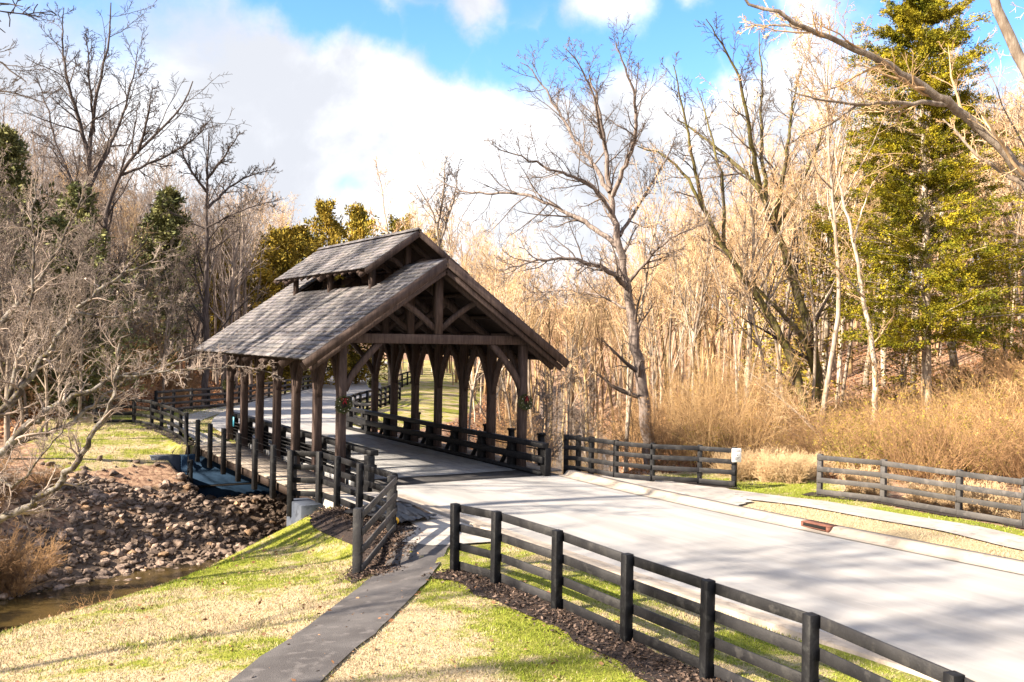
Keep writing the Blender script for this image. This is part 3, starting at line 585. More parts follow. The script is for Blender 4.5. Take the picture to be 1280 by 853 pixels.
vis = [c for c in cand if (c[1] < 10 and c[0] < -3 and c[1] > 3)]
vis.sort(key=lambda c: -c[2]/np.hypot(c[0]-CAM[0], c[1]-CAM[1])); top = vis[:296]; topset = set(top); rest = [c for c in cand if c not in topset]
from mathutils import Euler
for k, (x, y, s) in enumerate(top):
    tan = random.random() < .14
    o = obj('rock', random.choice(rocks[9:]) if tan else rocks[k % 9]); o.location = (x, y, czs[(x, y)]+s*.18); o.rotation_euler = (random.uniform(-.4, .4), random.uniform(-.4, .4), random.uniform(0, 6.3)); o.scale = (s, s, s*random.uniform(.8, 1.15))
    tag(o, 'tan riprap stone among the grey ones on the creek bank' if tan else 'angular grey brown riprap stone on the creek bank beside the bridge', 'rock', 'tan riprap stones on the creek bank' if tan else 'grey riprap stones on the creek bank')
mbr = MB()
rv = []
for me in rocks:
    v = np.empty(len(me.vertices)*3); me.vertices.foreach_get('co', v); rv.append((v.reshape(-1, 3), np.array([p.vertices[:] for p in me.polygons])))
for x, y, s in rest:
    v, f = rv[random.randrange(9)]; e = np.array(Euler((random.uniform(-.5, .5), random.uniform(-.5, .5), random.uniform(0, 6.3))).to_matrix()); mbr.add((v*s*1.0)@e.T+np.array([x, y, czs[(x, y)]+s*.15]), f)
tag(mbr.build('rubble', M['rock']), 'smaller grey brown rubble filling the creek bank between larger stones', 'rubble', kind='stuff')

# ------------------------------------------------------------ trees
def unit(v): return v/(np.linalg.norm(v, axis=-1, keepdims=True)+1e-9)
def grow(r, P0, D0, Ln, r0, r1, K, wob, up):
    n = len(P0); P = np.empty((n, K, 3)); P[:, 0] = P0; D = unit(D0); st = (Ln/(K-1))[:, None]; upv = np.broadcast_to(np.asarray(up, float), (n,))
    for k in range(1, K):
        D = D+r.normal(size=(n, 3))*wob; D[:, 2] += upv; D = unit(D); P[:, k] = P[:, k-1]+D*st
    q = np.linspace(0, 1, K)[None, :]; return P, r0[:, None]*(1-q)**.8+r1[:, None]*(1-(1-q)**.8)
def kids(r, P, Rd, Ln, n, t0, t1, ang, lenf, radf, minr, fl=.5):
    N_, K, _ = P.shape; t = (np.arange(n)[None, :]+r.random((N_, n)))/n*(t1-t0)+t0; f = t*(K-1); i = np.minimum(f.astype(int), K-2); w = (f-i)[..., None]; a = np.arange(N_)[:, None]
    p = P[a, i]*(1-w)+P[a, i+1]*w; T = unit(P[a, i+1]-P[a, i]); rr = Rd[a, i]*(1-w[..., 0])+Rd[a, i+1]*w[..., 0]
    q = r.normal(size=T.shape); q = unit(q-(q*T).sum(-1, keepdims=True)*T); an = ang*(1+.3*r.normal(size=t.shape))[..., None]
    D = T*np.cos(an)+q*np.sin(an); l = Ln[:, None]*lenf*(1-fl*t)*r.uniform(.6, 1.25, t.shape)
    return p.reshape(-1, 3), D.reshape(-1, 3), l.ravel(), np.maximum(rr.ravel()*radf, minr)
def twigs(r, P, Rd, Ln, spec, minr):                    # spec: list of (n, t0, angle, lenf, K, wob, up)
    out_ = []
    for (n, t0, ang, lenf, K, wob, up) in spec:
        p, D, l, r0 = kids(r, P, Rd, Ln, n, t0, .97, ang, lenf, .45, minr); P, Rd = grow(r, p, D, l, r0, np.full(len(p), minr*.8), K, wob, up); Ln = l; out_.append((P, Rd))
    return out_
def pack(parts, sides, off):
    vs, fs, n = [], [], 0
    for (P, Rd), s in zip(parts, sides):
        v, f = tubes(P, Rd, s); vs.append(v); fs.append(f+n); n += len(v)
    return np.concatenate(vs)-off, np.concatenate(fs)
def bare_tree_arrays(seed, H=14., rad=.16, spread=.55, first=.35, limbs=13, lean=.05, minr=.010, dens=1., ang=.55):
    r = np.random.default_rng(seed); P, Rd = grow(r, np.zeros((1, 3)), np.array([[r.normal()*lean, r.normal()*lean, 1]]), np.array([H]), np.array([rad]), np.array([rad*.12]), 16, .05, .03)
    P[:, 0, 2] -= .4
    p, D, l, r0 = kids(r, P, Rd, np.array([H]), limbs, first, .97, ang, spread, .55, .02, .62); P1, R1 = grow(r, p, D, l, r0, r0*.2, 9, .11, .09)
    tw = twigs(r, P1, R1, l, [(int(7*dens), .2, .7, .5, 6, .16, .04), (int(6*dens), .15, .7, .5, 4, .18, .03), (int(4*dens), .2, .75, .55, 3, .2, .0)], minr)
    return [(P, Rd), (P1, R1)], tw
def bare_meshes(seed, tm, cm, **k):
    tr, tw = bare_tree_arrays(seed, **k); v, f = pack(tr, (8, 6), 0); a = mesh_np('trunk', v, f, tm, True); v, f = pack(tw, (4, 3, 3, 3)[:len(tw)], 0); return a, mesh_np('crown', v, f, cm)
def place(name, meshes, loc, label, cat, group, rot=0, scale=1., names=('trunk', 'crown')):
    root = thing(name, label, cat, loc, group)
    for nm, me in zip(names, meshes):
        o = obj(nm, me, root)
    root.rotation_euler = (0, 0, rot); root.scale = (scale,)*3 if np.isscalar(scale) else scale
    return root
def cloud_leaves(r, P, D, size, aspect=.4, jit=.5):     # one small pointed face per point, along direction D
    n = len(P); D = unit(D+r.normal(size=(n, 3))*jit); q = unit(np.cross(D, r.normal(size=(n, 3)))); s = size*r.uniform(.6, 1.4, (n, 1))
    V = np.stack([P, P+D*s*.5+q*s*aspect*.5, P+D*s, P+D*s*.5-q*s*aspect*.5], 1); return V.reshape(-1, 3), np.arange(4*n).reshape(n, 4)
def evergreen_meshes(seed, H, rad, prof, nb, per, leaf, m, low=.08, droop=-.02, trunk_r=.2, bark='bark', up=.25, flat=1., asp=.42):
    r = np.random.default_rng(seed); P, Rd = grow(r, np.array([[0, 0, -.4]]), np.array([[0, 0, 1.]]), np.array([H+.4]), np.array([trunk_r]), np.array([.02]), 14, .02, .03)
    t = low+(1-low)*(np.arange(nb)+r.random(nb))/nb; f = t*13; i = np.minimum(f.astype(int), 12); w = (f-i)[:, None]; p = P[0, i]*(1-w)+P[0, i+1]*w
    az = r.random(nb)*2*np.pi; l = np.array([np.interp(q, *zip(*prof)) for q in t])*rad*r.uniform(.55, 1.15, nb)*(.75+.5*vnoise(az*1.3, t*9, 1., seed)); l = np.maximum(l, .25)
    D = np.stack([np.cos(az), np.sin(az), np.full(nb, up)+.5*t], -1); P1, R1 = grow(r, p, D, l, np.maximum(.03*l/rad, .012), np.full(nb, .006), 6, .07, droop)
    p2, D2, l2, r2 = kids(r, P1, R1, l, 12, .15, 1, .75, .36, .5, .004, .35); D2 = D2*np.array([1, 1, flat]); P2, R2 = grow(r, p2, D2, np.maximum(l2, .15), r2, r2*.5, 3, .15, .02)
    n2 = len(p2); k = max(1, per); tt = r.random((n2, k)); a = np.arange(n2)[:, None]; ff = tt*2; ii = np.minimum(ff.astype(int), 1); ww = (ff-ii)[..., None]
    LP = (P2[a, ii]*(1-ww)+P2[a, ii+1]*ww).reshape(-1, 3)+r.normal(size=(n2*k, 3))*leaf*.5; LD = np.repeat(unit(P2[:, -1]-P2[:, 0]), k, 0)
    v, fc = cloud_leaves(r, LP, LD, leaf, asp, .5); clump = np.repeat(r.uniform(.55, 1.35, (n2, 1)), k*4, 0)*np.repeat(r.uniform(.8, 1.2, (n2*k, 1)), 4, 0); tint = np.concatenate([clump*1.03, clump, clump*.9], 1)
    crown = mesh_np('crown', v, fc, m, False, tint); vt, ft = pack([(P, Rd), (P1, R1)], (8, 4), 0); return mesh_np('trunk', vt, ft, M[bark], True), crown
def resample(pts, K):
    pts = np.asarray(pts, float); s = np.concatenate([[0], np.cumsum(np.linalg.norm(np.diff(pts, axis=0), axis=1))]); q = smooth3(pts); s = np.concatenate([[0], np.cumsum(np.linalg.norm(np.diff(q, axis=0), axis=1))]); u = np.linspace(0, s[-1], K)
    return np.stack([np.interp(u, s, q[:, k]) for k in range(3)], -1), s[-1]
def smooth3(p):
    for _ in range(2):
        q = [p[0]]
        for a, b in zip(p[:-1], p[1:]): q += [.75*a+.25*b, .25*a+.75*b]
        p = np.array(q+[p[-1]])
    return p
def hero_tree(label, depth, lines, tm, cm, spec, minr=.008, seed=1, sides=9, ground=True, kw=.06, cat='tree', name='bare_tree', group=None):
    """lines: (list of (px, py, depth offset), radius at start, radius at end, twig weight); the first line starts on the ground"""
    r = np.random.default_rng(seed); trunk, tws = [], []; base = None
    for li, (pts, r0, r1, tw) in enumerate(lines):
        p3 = np.array([at(a, b, depth+c) for a, b, c in pts]); 
        if li == 0:
            z = tz1(*p3[0][:2]); p3[0][2] = z-.3; base = (p3[0][0], p3[0][1], z)
        p, ln = resample(p3, max(8, int(len(pts)*4))); K = len(p); nz = r.normal(size=(K, 3)); nz[0] = 0; p += nz*kw*np.minimum(1, ln/8)*.6; q = np.linspace(0, 1, K); rad = r0*(1-q)**.9+r1*(1-(1-q)**.9)
        if li == 0: rad[0] *= 1.5
        trunk.append((p[None], rad[None]))
        if tw > 0: tws += twigs(r, p[None], rad[None], np.array([ln*tw]), spec, minr)
    off = np.array(base); v, f = pack(trunk, [sides]+[6]*(len(trunk)-1), off); root = thing(name, label, cat, base, group); obj('trunk', mesh_np('trunk', v, f, tm, True), root)
    v, f = pack(tws, [4 if len(t[0]) < 60 else 3 for t in tws], off); obj('crown', mesh_np('crown', v, f, cm), root); return root
# ---- single trees one can point at
FINE = [(20, .15, .75, .34, 8, .12, .05), (7, .15, .75, .5, 5, .2, .03), (4, .15, .75, .55, 4, .22, .0)]
LIGHT = [(13, .15, .65, .34, 8, .15, .06), (7, .15, .7, .48, 5, .2, .03), (4, .2, .7, .55, 3, .22, .0)]
hero_tree('large spreading bare oak with pale trunk directly right of the bridge roof', 43.5, [
    ([(815, 590, 0), (808, 540, 0), (800, 460, 0), (788, 380, 0), (777, 320, 0), (768, 280, 0), (761, 230, .3), (757, 185, .4), (748, 130, 0), (736, 92, 0)], 0.304, .03, .45),
    ([(786, 362, 0), (762, 338, -1), (725, 325, -2), (690, 322, -2.6), (655, 330, -3), (622, 340, -3)], 0.129, .02, 1),
    ([(775, 310, 0), (742, 285, 1), (700, 262, 2), (665, 245, 2.4), (635, 241, 3), (600, 243, 3.4), (565, 235, 3.6), (546, 222, 4)], 0.129, .02, .9),
    ([(768, 272, 0), (735, 225, -1), (690, 213, -2), (655, 196, -3), (622, 188, -3)], 0.091, .02, 1),
    ([(762, 240, 0), (735, 195, 1), (712, 165, 1.5), (700, 142, 2), (685, 118, 2), (668, 90, 2), (652, 78, 2)], 0.114, .02, 1),
    ([(757, 190, .4), (746, 140, -1), (740, 108, -1.5), (720, 75, -2), (703, 58, -2)], 0.076, .015, 1),
    ([(766, 245, 0), (790, 190, -1), (797, 150, -2), (790, 108, -2.4), (775, 70, -3), (768, 50, -3)], 0.114, .02, 1),
    ([(775, 295, 0), (803, 250, 1.5), (825, 212, 2), (842, 180, 3)], 0.091, .02, 1),
    ([(787, 352, 0), (815, 318, -1), (840, 295, -2), (862, 288, -2), (885, 278, -2.5)], 0.084, .02, 1),
    ([(792, 392, 0), (745, 366, 1.2), (700, 362, 2), (660, 368, 3)], 0.068, .015, 1)], M['oak_bark'], M['oak_twig'], FINE, .009, 3)
hero_tree('dark mossy tree with leaning forked trunks in the brush beside the big cedar', 47, [
    ([(1034, 560, 0), (1024, 480, 0), (1010, 405, 0), (988, 335, 0), (966, 272, 0), (945, 228, 0), (910, 195, 1), (872, 166, 2), (845, 148, 2)], .30, .03, .7),
    ([(968, 278, 0), (985, 190, -1), (990, 130, -1), (1004, 80, -1)], .13, .02, .9), ([(950, 236, 0), (935, 155, -1.5), (925, 95, -2), (900, 50, -2.5), (884, 25, -3)], .13, .02, .9),
    ([(958, 250, 0), (950, 160, 1), (953, 95, 1), (948, 40, 1)], .11, .02, .9), ([(972, 285, 0), (1000, 240, 1), (1030, 160, 1.5), (1050, 120, 2)], .10, .02, .9),
    ([(1020, 470, 0), (1005, 420, -1), (965, 380, -1.5), (940, 352, -2)], .17, .05, .5)], M['bark_moss'], M['oak_twig'], LIGHT, .010, 5)
hero_tree('dark mossy tree leaning far left with an arched crown, between oak and forked trunks', 46, [
    ([(1012, 560, 0), (1000, 470, 0), (972, 412, 0), (935, 355, 0), (900, 305, 0), (880, 258, 0), (855, 215, 0), (826, 190, 0), (798, 182, 0)], .24, .03, .6),
    ([(905, 312, 0), (905, 240, 1), (890, 170, 1.5), (872, 110, 2)], .10, .02, .9), ([(880, 262, 0), (862, 180, -1), (850, 120, -1.6), (842, 80, -2)], .10, .02, .9)], M['bark_moss'], M['oak_twig'], LIGHT, .010, 6)
hero_tree('slender white barked tree with a bent trunk left of the big cedar', 42.5, [
    ([(1091, 588, 0), (1090, 555, 0), (1095, 470, 0), (1091, 425, 0), (1076, 352, 0), (1068, 300, 0), (1050, 236, 0), (1043, 195, 0), (1052, 155, 0)], .14, .025, .35),
    ([(1080, 372, 0), (1055, 345, -1), (1030, 318, -1.5), (1000, 300, -2)], .05, .012, .9), ([(1068, 300, 0), (1080, 250, 1), (1100, 215, 1)], .045, .012, .9)], M['bark_pale'], M['twig'], LIGHT, .008, 7)
hero_tree('low grey limbed sapling arching over the brush behind the fence gap', 41.5, [
    ([(1094, 590, .5), (1060, 575, 0), (1020, 540, -.5), (980, 500, -1), (930, 470, -1)], .06, .01, 1), ([(1050, 570, 0), (1000, 520, 1), (960, 480, 1), (900, 440, 1)], .045, .01, 1), ([(1060, 576, 0), (1000, 545, -1), (940, 520, -2)], .04, .01, 1)], M['bark_pale'], M['twig'], LIGHT, .007, 8)
hero_tree('pale barked tree reaching a long limb across the upper right corner', 27, [
    ([(1450, 720, 0), (1445, 560, 0), (1430, 420, 0), (1415, 300, 0), (1400, 120, 0), (1392, -160, 0)], .40, .2, 0),
    ([(1428, 400, 0), (1345, 288, -.5), (1282, 224, -1), (1232, 166, -1), (1185, 127, -1.4), (1112, 82, -2), (1050, 52, -2.5), (1000, 30, -3), (950, 12, -3), (922, -8, -3)], .20, .03, .7),
    ([(1190, 131, -1.4), (1130, 128, -2), (1070, 131, -2.4), (1020, 126, -3), (985, 112, -3)], .07, .014, .8), ([(1072, 131, -2.4), (1035, 158, -2.6), (1000, 172, -3)], .035, .01, .9),
    ([(1060, 56, -2.4), (1010, 35, -2), (960, 30, -1.6), (930, 34, -1.6)], .06, .012, .9), ([(1290, 236, -.9), (1225, 200, -.2), (1205, 175, 0), (1180, 150, .5)], .08, .02, .5),
    ([(1420, 330, 0), (1340, 190, .6), (1290, 105, 1), (1258, 40, 1.2), (1236, -20, 1.4), (1225, -80, 1.5)], .24, .12, 0)], M['bark'], M['twig'], LIGHT, .008, 9)
LICH = [(24, .12, .8, .30, 7, .2, .05), (8, .12, .8, .5, 5, .22, .04), (5, .15, .8, .55, 4, .24, .02)]
hero_tree('lichen covered tree sweeping low crooked limbs in from the left edge', 20.5, [
    ([(-190, 790, 0), (-170, 720, 0), (-130, 640, 0), (-80, 560, 0), (-40, 440, .5), (-30, 300, 1), (-50, 150, 1)], 0.293, 0.048, .35),
    ([(-120, 625, 0), (-50, 590, 0), (0, 568, 0), (41, 531, 0), (74, 506, .2), (107, 486, .4), (139, 471, .5), (176, 468, .6), (213, 457, .8), (262, 440, 1)], 0.127, 0.010, .55),
    ([(-150, 690, 0), (-70, 672, -.5), (0, 650, -.8), (25, 635, -.9), (61, 615, -1), (90, 584, -1), (107, 560, -1), (127, 527, -1), (141, 506, -1), (145, 470, -1), (156, 420, -1.1), (170, 370, -1.2)], 0.118, 0.011, .45),
    ([(0, 566, 0), (37, 545, .5), (78, 539, .8), (115, 506, 1), (156, 478, 1.2), (200, 452, 1.4), (250, 425, 1.6)], 0.074, 0.010, .6),
    ([(-70, 545, 0), (0, 520, .3), (20, 492, .4), (53, 453, .5), (94, 391, .6), (135, 352, .8), (185, 330, 1), (232, 300, 1.2)], 0.098, 0.010, .6),
    ([(-40, 440, .5), (10, 395, .5), (60, 340, .6), (90, 280, .8), (110, 220, .8)], 0.078, 0.010, .6), ([(150, 470, .5), (200, 466, .4), (255, 461, .4), (310, 458, .3), (352, 470, .2)], 0.028, 0.005, .5),
    ([(10, 500, .4), (30, 420, .2), (45, 350, 0), (38, 270, 0), (50, 200, 0)], 0.059, 0.008, .6), ([(94, 391, .6), (140, 400, 1), (190, 385, 1.2), (240, 372, 1.3)], 0.039, 0.006, .8), ([(-60, 560, -.5), (0, 600, -1), (20, 610, -1.3), (60, 560, -1.5), (90, 520, -1.6)], 0.045, 0.008, .6)], M['bark_lichen'], M['twig_grey'], LICH, .0042, 11, kw=.07)
hero_tree('dark bare branches of a near tree hanging in the top left corner', 20, [
    ([(-330, 1000, 0), (-320, 700, 0), (-300, 400, 0), (-270, 100, 0), (-250, -150, 0)], .30, .12, 0),
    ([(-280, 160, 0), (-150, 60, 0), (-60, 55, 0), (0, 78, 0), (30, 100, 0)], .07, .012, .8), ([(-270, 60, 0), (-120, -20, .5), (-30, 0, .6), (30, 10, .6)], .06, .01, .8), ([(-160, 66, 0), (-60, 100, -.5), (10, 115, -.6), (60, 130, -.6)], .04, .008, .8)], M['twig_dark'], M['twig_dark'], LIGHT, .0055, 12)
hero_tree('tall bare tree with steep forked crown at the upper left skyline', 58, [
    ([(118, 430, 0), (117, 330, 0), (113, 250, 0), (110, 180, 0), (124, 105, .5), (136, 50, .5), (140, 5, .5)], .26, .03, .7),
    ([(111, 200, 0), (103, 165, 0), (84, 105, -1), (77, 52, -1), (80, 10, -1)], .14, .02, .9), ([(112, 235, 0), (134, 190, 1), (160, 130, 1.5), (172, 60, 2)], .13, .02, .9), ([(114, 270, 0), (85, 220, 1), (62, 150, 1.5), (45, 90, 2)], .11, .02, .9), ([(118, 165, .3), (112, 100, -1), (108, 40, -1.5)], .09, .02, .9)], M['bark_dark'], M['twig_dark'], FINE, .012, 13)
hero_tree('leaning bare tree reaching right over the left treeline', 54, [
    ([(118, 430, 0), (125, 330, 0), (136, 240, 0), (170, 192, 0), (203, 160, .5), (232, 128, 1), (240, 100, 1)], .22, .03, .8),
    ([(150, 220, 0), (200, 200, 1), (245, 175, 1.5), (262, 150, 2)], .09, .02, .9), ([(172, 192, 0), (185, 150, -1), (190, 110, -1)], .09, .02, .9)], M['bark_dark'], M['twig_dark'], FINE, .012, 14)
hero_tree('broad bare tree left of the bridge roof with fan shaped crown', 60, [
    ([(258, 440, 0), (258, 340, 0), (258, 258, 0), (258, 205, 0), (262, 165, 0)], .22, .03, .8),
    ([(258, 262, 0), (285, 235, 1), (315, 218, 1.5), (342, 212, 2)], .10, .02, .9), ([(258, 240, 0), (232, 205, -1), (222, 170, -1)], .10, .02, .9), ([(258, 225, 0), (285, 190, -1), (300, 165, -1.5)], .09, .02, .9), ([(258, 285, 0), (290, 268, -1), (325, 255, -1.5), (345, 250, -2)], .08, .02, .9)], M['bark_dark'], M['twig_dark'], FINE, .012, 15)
hero_tree('thin pale tree standing above the bridge ridge on the skyline', 88, [
    ([(488, 420, 0), (487, 330, 0), (484, 290, 0), (480, 255, 0), (474, 225, 0), (470, 205, 0)], .17, .03, .6),
    ([(486, 296, 0), (470, 275, 1), (462, 262, 1)], .07, .02, .9), ([(486, 300, 0), (505, 280, 1), (520, 268, 1)], .07, .02, .9)], M['bark_pale'], M['twig'], LIGHT, .014, 16)
hero_tree('dark bare tree rising behind the front gable of the bridge', 62, [
    ([(548, 470, 0), (549, 340, 0), (548, 300, 0), (545, 275, 0), (530, 245, 0), (520, 232, 0)], .17, .03, .8),
    ([(549, 310, 0), (562, 265, 1), (570, 240, 1), (572, 210, 1)], .09, .02, .9), ([(547, 285, 0), (555, 240, -1), (556, 205, -1)], .08, .02, .9)], M['bark'], M['twig_dark'], LIGHT, .012, 17)

# evergreens
big = evergreen_meshes(21, 21.2, 4.5, [(0, .5), (.14, .95), (.22, 1.1), (.35, 1.1), (.55, .80), (.75, .66), (.9, .45), (1, .12)], 370, 78, .115, M['cedar'], low=.20, trunk_r=.26, bark='bark_pale', flat=.25, asp=.34, droop=-.035, up=.12)
p = at(1160, 560, 46); place('cedar_tree', big, (p[0], p[1], tz1(p[0], p[1])), 'tall sunlit olive green cedar towering on the right', 'tree', None, 1.0)
CEDM = [evergreen_meshes(31+k, 11, 2.4, [(0, .7), (.2, 1), (.5, .85), (.8, .5), (1, .1)], 140, 11, .22, M['dark_cedar'], low=.05, trunk_r=.15) for k in range(2)]
def ev(ms, nm, px, pyt, depth, label, group=None, rot=0, H=11., wide=1.):
    p = at(px, 400, depth); z = tz1(p[0], p[1]); top = at(px, pyt, depth)[2]; H = max(v.co.z for v in ms[1].vertices); s = (top-z)/H; wide *= 1.45*(.9/s if s > .9 else 1); place(nm, ms, (p[0], p[1], z), label, 'tree', group, rot, (s*wide, s*wide, s))
ev(CEDM[0], 'cedar_tree', 22, 150, 56, 'dark green cedar among grey twigs at the far left edge', wide=1.0)
ev(CEDM[1], 'cedar_tree', 105, 225, 52, 'dark green cedar below the tall forked bare tree', rot=2, wide=.9)
ev(CEDM[0], 'cedar_tree', 188, 228, 68, 'dark green cedar behind the leaning bare tree on the left', rot=4, wide=1.1)
ev(CEDM[1], 'cedar_tree', -25, 190, 50, 'dark cedar half cut off by the left picture edge', rot=3, wide=1)
PINM = [evergreen_meshes(41+k, 13, 3.0, [(0, .3), (.35, .6), (.55, 1), (.8, .9), (.95, .6), (1, .3)], 80, 14, .30, M['pine'], low=.30, trunk_r=.18, up=.4) for k in range(3)]
ROUND = [evergreen_meshes(51+k, 10, 3.4, [(0, .8), (.3, 1), (.6, .95), (.85, .7), (1, .25)], 130, 16, .26, M['pine'], low=.05, trunk_r=.2) for k in range(2)]
ev(ROUND[0], 'evergreen_tree', 372, 274, 84, 'rounded yellow green evergreen left of the upper roof', wide=1.0)
ev(ROUND[1], 'evergreen_tree', 340, 285, 88, 'small yellow green evergreen at the left of the rounded one', rot=1, wide=.7)
ev(PINM[0], 'pine_tree', 402, 244, 112, 'yellow crowned pine rising above the rounded evergreen', rot=1, wide=.75)
ev(PINM[1], 'pine_tree', 447, 250, 118, 'yellow green pine on the skyline over the upper roof', rot=2, wide=.85)
ev(PINM[2], 'pine_tree', 497, 262, 122, 'yellow green pine partly behind the thin pale skyline tree', rot=3, wide=.8)
ev(ROUND[1], 'evergreen_tree', 434, 303, 92, 'low golden evergreen touching the upper roof ridge', rot=4, wide=.9)
ev(PINM[0], 'pine_tree', 292, 262, 88, 'sunlit pine among bare trees right of the fan shaped crown', rot=5, wide=.45)
ev(PINM[1], 'pine_tree', 268, 282, 78, 'pale yellow pine below the fan shaped bare crown', rot=.5, wide=.42)
ev(PINM[2], 'pine_tree', 528, 282, 116, 'faint small pine right of the other skyline pines', rot=2.5, wide=.8)
LAC = [evergreen_meshes(61+k, 11, 3.2, [(0, .5), (.3, .9), (.6, 1), (.85, .6), (1, .2)], 70, 5, .22, M['pine'], low=.15, trunk_r=.12, up=.35) for k in range(2)]
ev(LAC[0], 'evergreen_tree', 1010, 262, 52, 'thin airy yellow green young pine behind the mossy trunks', wide=.8)
ev(LAC[1], 'evergreen_tree', 965, 330, 58, 'sparse yellow green sapling between the mossy trunks and the oak', rot=2, wide=.9)
ev(LAC[1], 'evergreen_tree', 1262, 300, 50, 'sparse evergreen cut off at the right edge beyond the cedar', rot=4, wide=.9)
ev(LAC[0], 'evergreen_tree', 1120, 400, 49, 'low sparse evergreen under the left skirt of the cedar', rot=1, wide=1.3)

# the bare forest
VAR = [bare_meshes(100+k, M['bark_pale'] if k in (1, 3, 4, 6) else M['bark'], M['twig'], H=h, rad=rd*1.05, first=fi+.08, limbs=li-2, minr=.009, dens=.8) for k, (h, rd, fi, li) in enumerate(
    [(15, .15, .40, 15), (16, .13, .5, 13), (13, .12, .3, 16), (17, .19, .35, 17), (12, .08, .35, 12), (14, .11, .45, 14), (16, .16, .3, 18)])]
GREY = [bare_meshes(130+k, M['bark'], M['twig_grey'], H=h, rad=rd, first=.2, limbs=20, minr=.009, dens=1.15) for k, (h, rd) in enumerate([(9, .09), (11, .12), (7.5, .08)])]
def cam_px(x, y, z):
    q = np.array([x, y, z])-CAM; dep = q[0]*SY+q[1]*CY; lat = q[0]*CY-q[1]*SY; return 640+FPX*lat/dep, 424-FPX*q[2]/dep, dep
def blocked(x, y):
    if -9 < x < 9 and y < 16: return True
    if pl_dist(np.array([x]), np.array([y]), ROADC)[0][0] < 5.5: return True
    return pl_dist(np.array([x]), np.array([y]), CREEKS)[0][0] < 2.2
cells = set(); nr = 0; tries = 0
while nr < 186 and tries < 9000:                         # right hillside and the valley beyond
    tries += 1; px = random.uniform(575, 1420); dep = 44+82*random.random()**1.25; q = at(px, 400, dep); x, y = q[0], q[1]
    if blocked(x, y) or (round(x/2.0), round(y/2.0)) in cells: continue
    if dep < 51 and 1040 < px < 1290: continue
    rh, rs = pl_dist(np.array([x]), np.array([y]), RHILL)
    if rs[0] > 0 and dep < 60 and random.random() < .55: continue
    cells.add((round(x/2.0), round(y/2.0))); nr += 1; s = random.uniform(.72, 1.05)*(.78+.42*float(ss(760, 1060, px)))
    place('bare_tree', VAR[nr % 7], (x, y, tz1(x, y)), 'slender bare tree in the dense sunlit forest right of the bridge', 'tree', 'bare trees of the sunlit forest', random.uniform(0, 6.3), (s*.95, s*.95, s))
nl = 0; tries = 0
while nl < 50 and tries < 5000:                          # left hillside
    tries += 1; px = random.uniform(-60, 330); dep = 52+60*random.random()**1.2; q = at(px, 400, dep); x, y = q[0], q[1]
    if blocked(x, y) or (round(x/2), round(y/2)) in cells: continue
    lh, ls = pl_dist(np.array([x]), np.array([y]), LHILL)
    if ls[0] < 0 or lh[0] < 2.5: continue
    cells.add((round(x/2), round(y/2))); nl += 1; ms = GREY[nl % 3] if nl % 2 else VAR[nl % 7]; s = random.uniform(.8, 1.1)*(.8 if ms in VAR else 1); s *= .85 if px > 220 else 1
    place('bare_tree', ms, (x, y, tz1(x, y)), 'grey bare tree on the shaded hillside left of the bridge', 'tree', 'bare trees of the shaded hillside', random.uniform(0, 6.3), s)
nm = 0; tries = 0
while nm < 20 and tries < 3000:                          # mid valley, over the roof
    tries += 1; px = random.uniform(285, 580); dep = random.uniform(96, 132); q = at(px, 400, dep); x, y = q[0], q[1]
    if blocked(x, y) or (round(x/2), round(y/2)) in cells: continue
    cells.add((round(x/2), round(y/2))); nm += 1; s = random.uniform(1.0, 1.35)
    place('bare_tree', VAR[nm % 7], (x, y, tz1(x, y)), 'pale bare tree in the distance above the bridge roof', 'tree', 'bare trees beyond the roof', random.uniform(0, 6.3), s)
for k, (px, dep, s, l) in enumerate([(60, 40, .80, 'twiggy grey small tree on the grass edge beyond the lichen limbs'), (12, 36, .95, 'twiggy grey tree at the left edge behind the lichen limbs'),
        (150, 60, .95, 'twiggy grey tree rising behind the curved end fence'), (100, 47, .9, 'twiggy grey tree beside the lawn left of the curved end fence'), (205, 62, .85, 'twiggy grey tree just left of the roof corner'), (35, 50, 1.1, 'tall twiggy grey tree with a pale stem on the left bank')]):
    p = at(px, 420, dep); place('bare_tree', GREY[k % 3], (p[0], p[1], tz1(p[0], p[1])), l, 'tree', None, k*1.3, s)
for k, (px, dep, s) in enumerate([(-15, 33, .9), (30, 44, 1.0), (78, 46, .95), (125, 58, 1.0), (170, 68, .95), (232, 70, .9), (90, 62, 1.2), (-30, 46, 1.2), (200, 74, 1.0), (250, 78, .95)]):
    p = at(px, 420, dep); place('bare_tree', GREY[(k+1) % 3], (p[0], p[1], tz1(p[0], p[1])), 'pale grey twiggy tree in the tangled thicket along the left side', 'tree', 'twiggy trees of the left thicket', k*.9, s)
for k, (px, dep, s, l) in enumerate([(618, 40, .8, 'thin many stemmed tree seen between the last two right bridge posts'), (668, 41, .75, 'thin many stemmed tree just right of the front right bridge post'), (706, 44, .8, 'slim bare tree left of the oak trunk behind the fence'),
        (585, 46, .85, 'slim bare tree seen through the middle of the bridge side'), (742, 50, .9, 'slim bare tree close to the left of the oak trunk'), (868, 47, .9, 'slim bare tree midway between oak and mossy trunks')]):
    p = at(px, 420, dep); place('bare_tree', (VAR[4], GREY[2], VAR[4])[k % 3], (p[0], p[1], tz1(p[0], p[1])), l, 'tree', None, k*1.7, s)
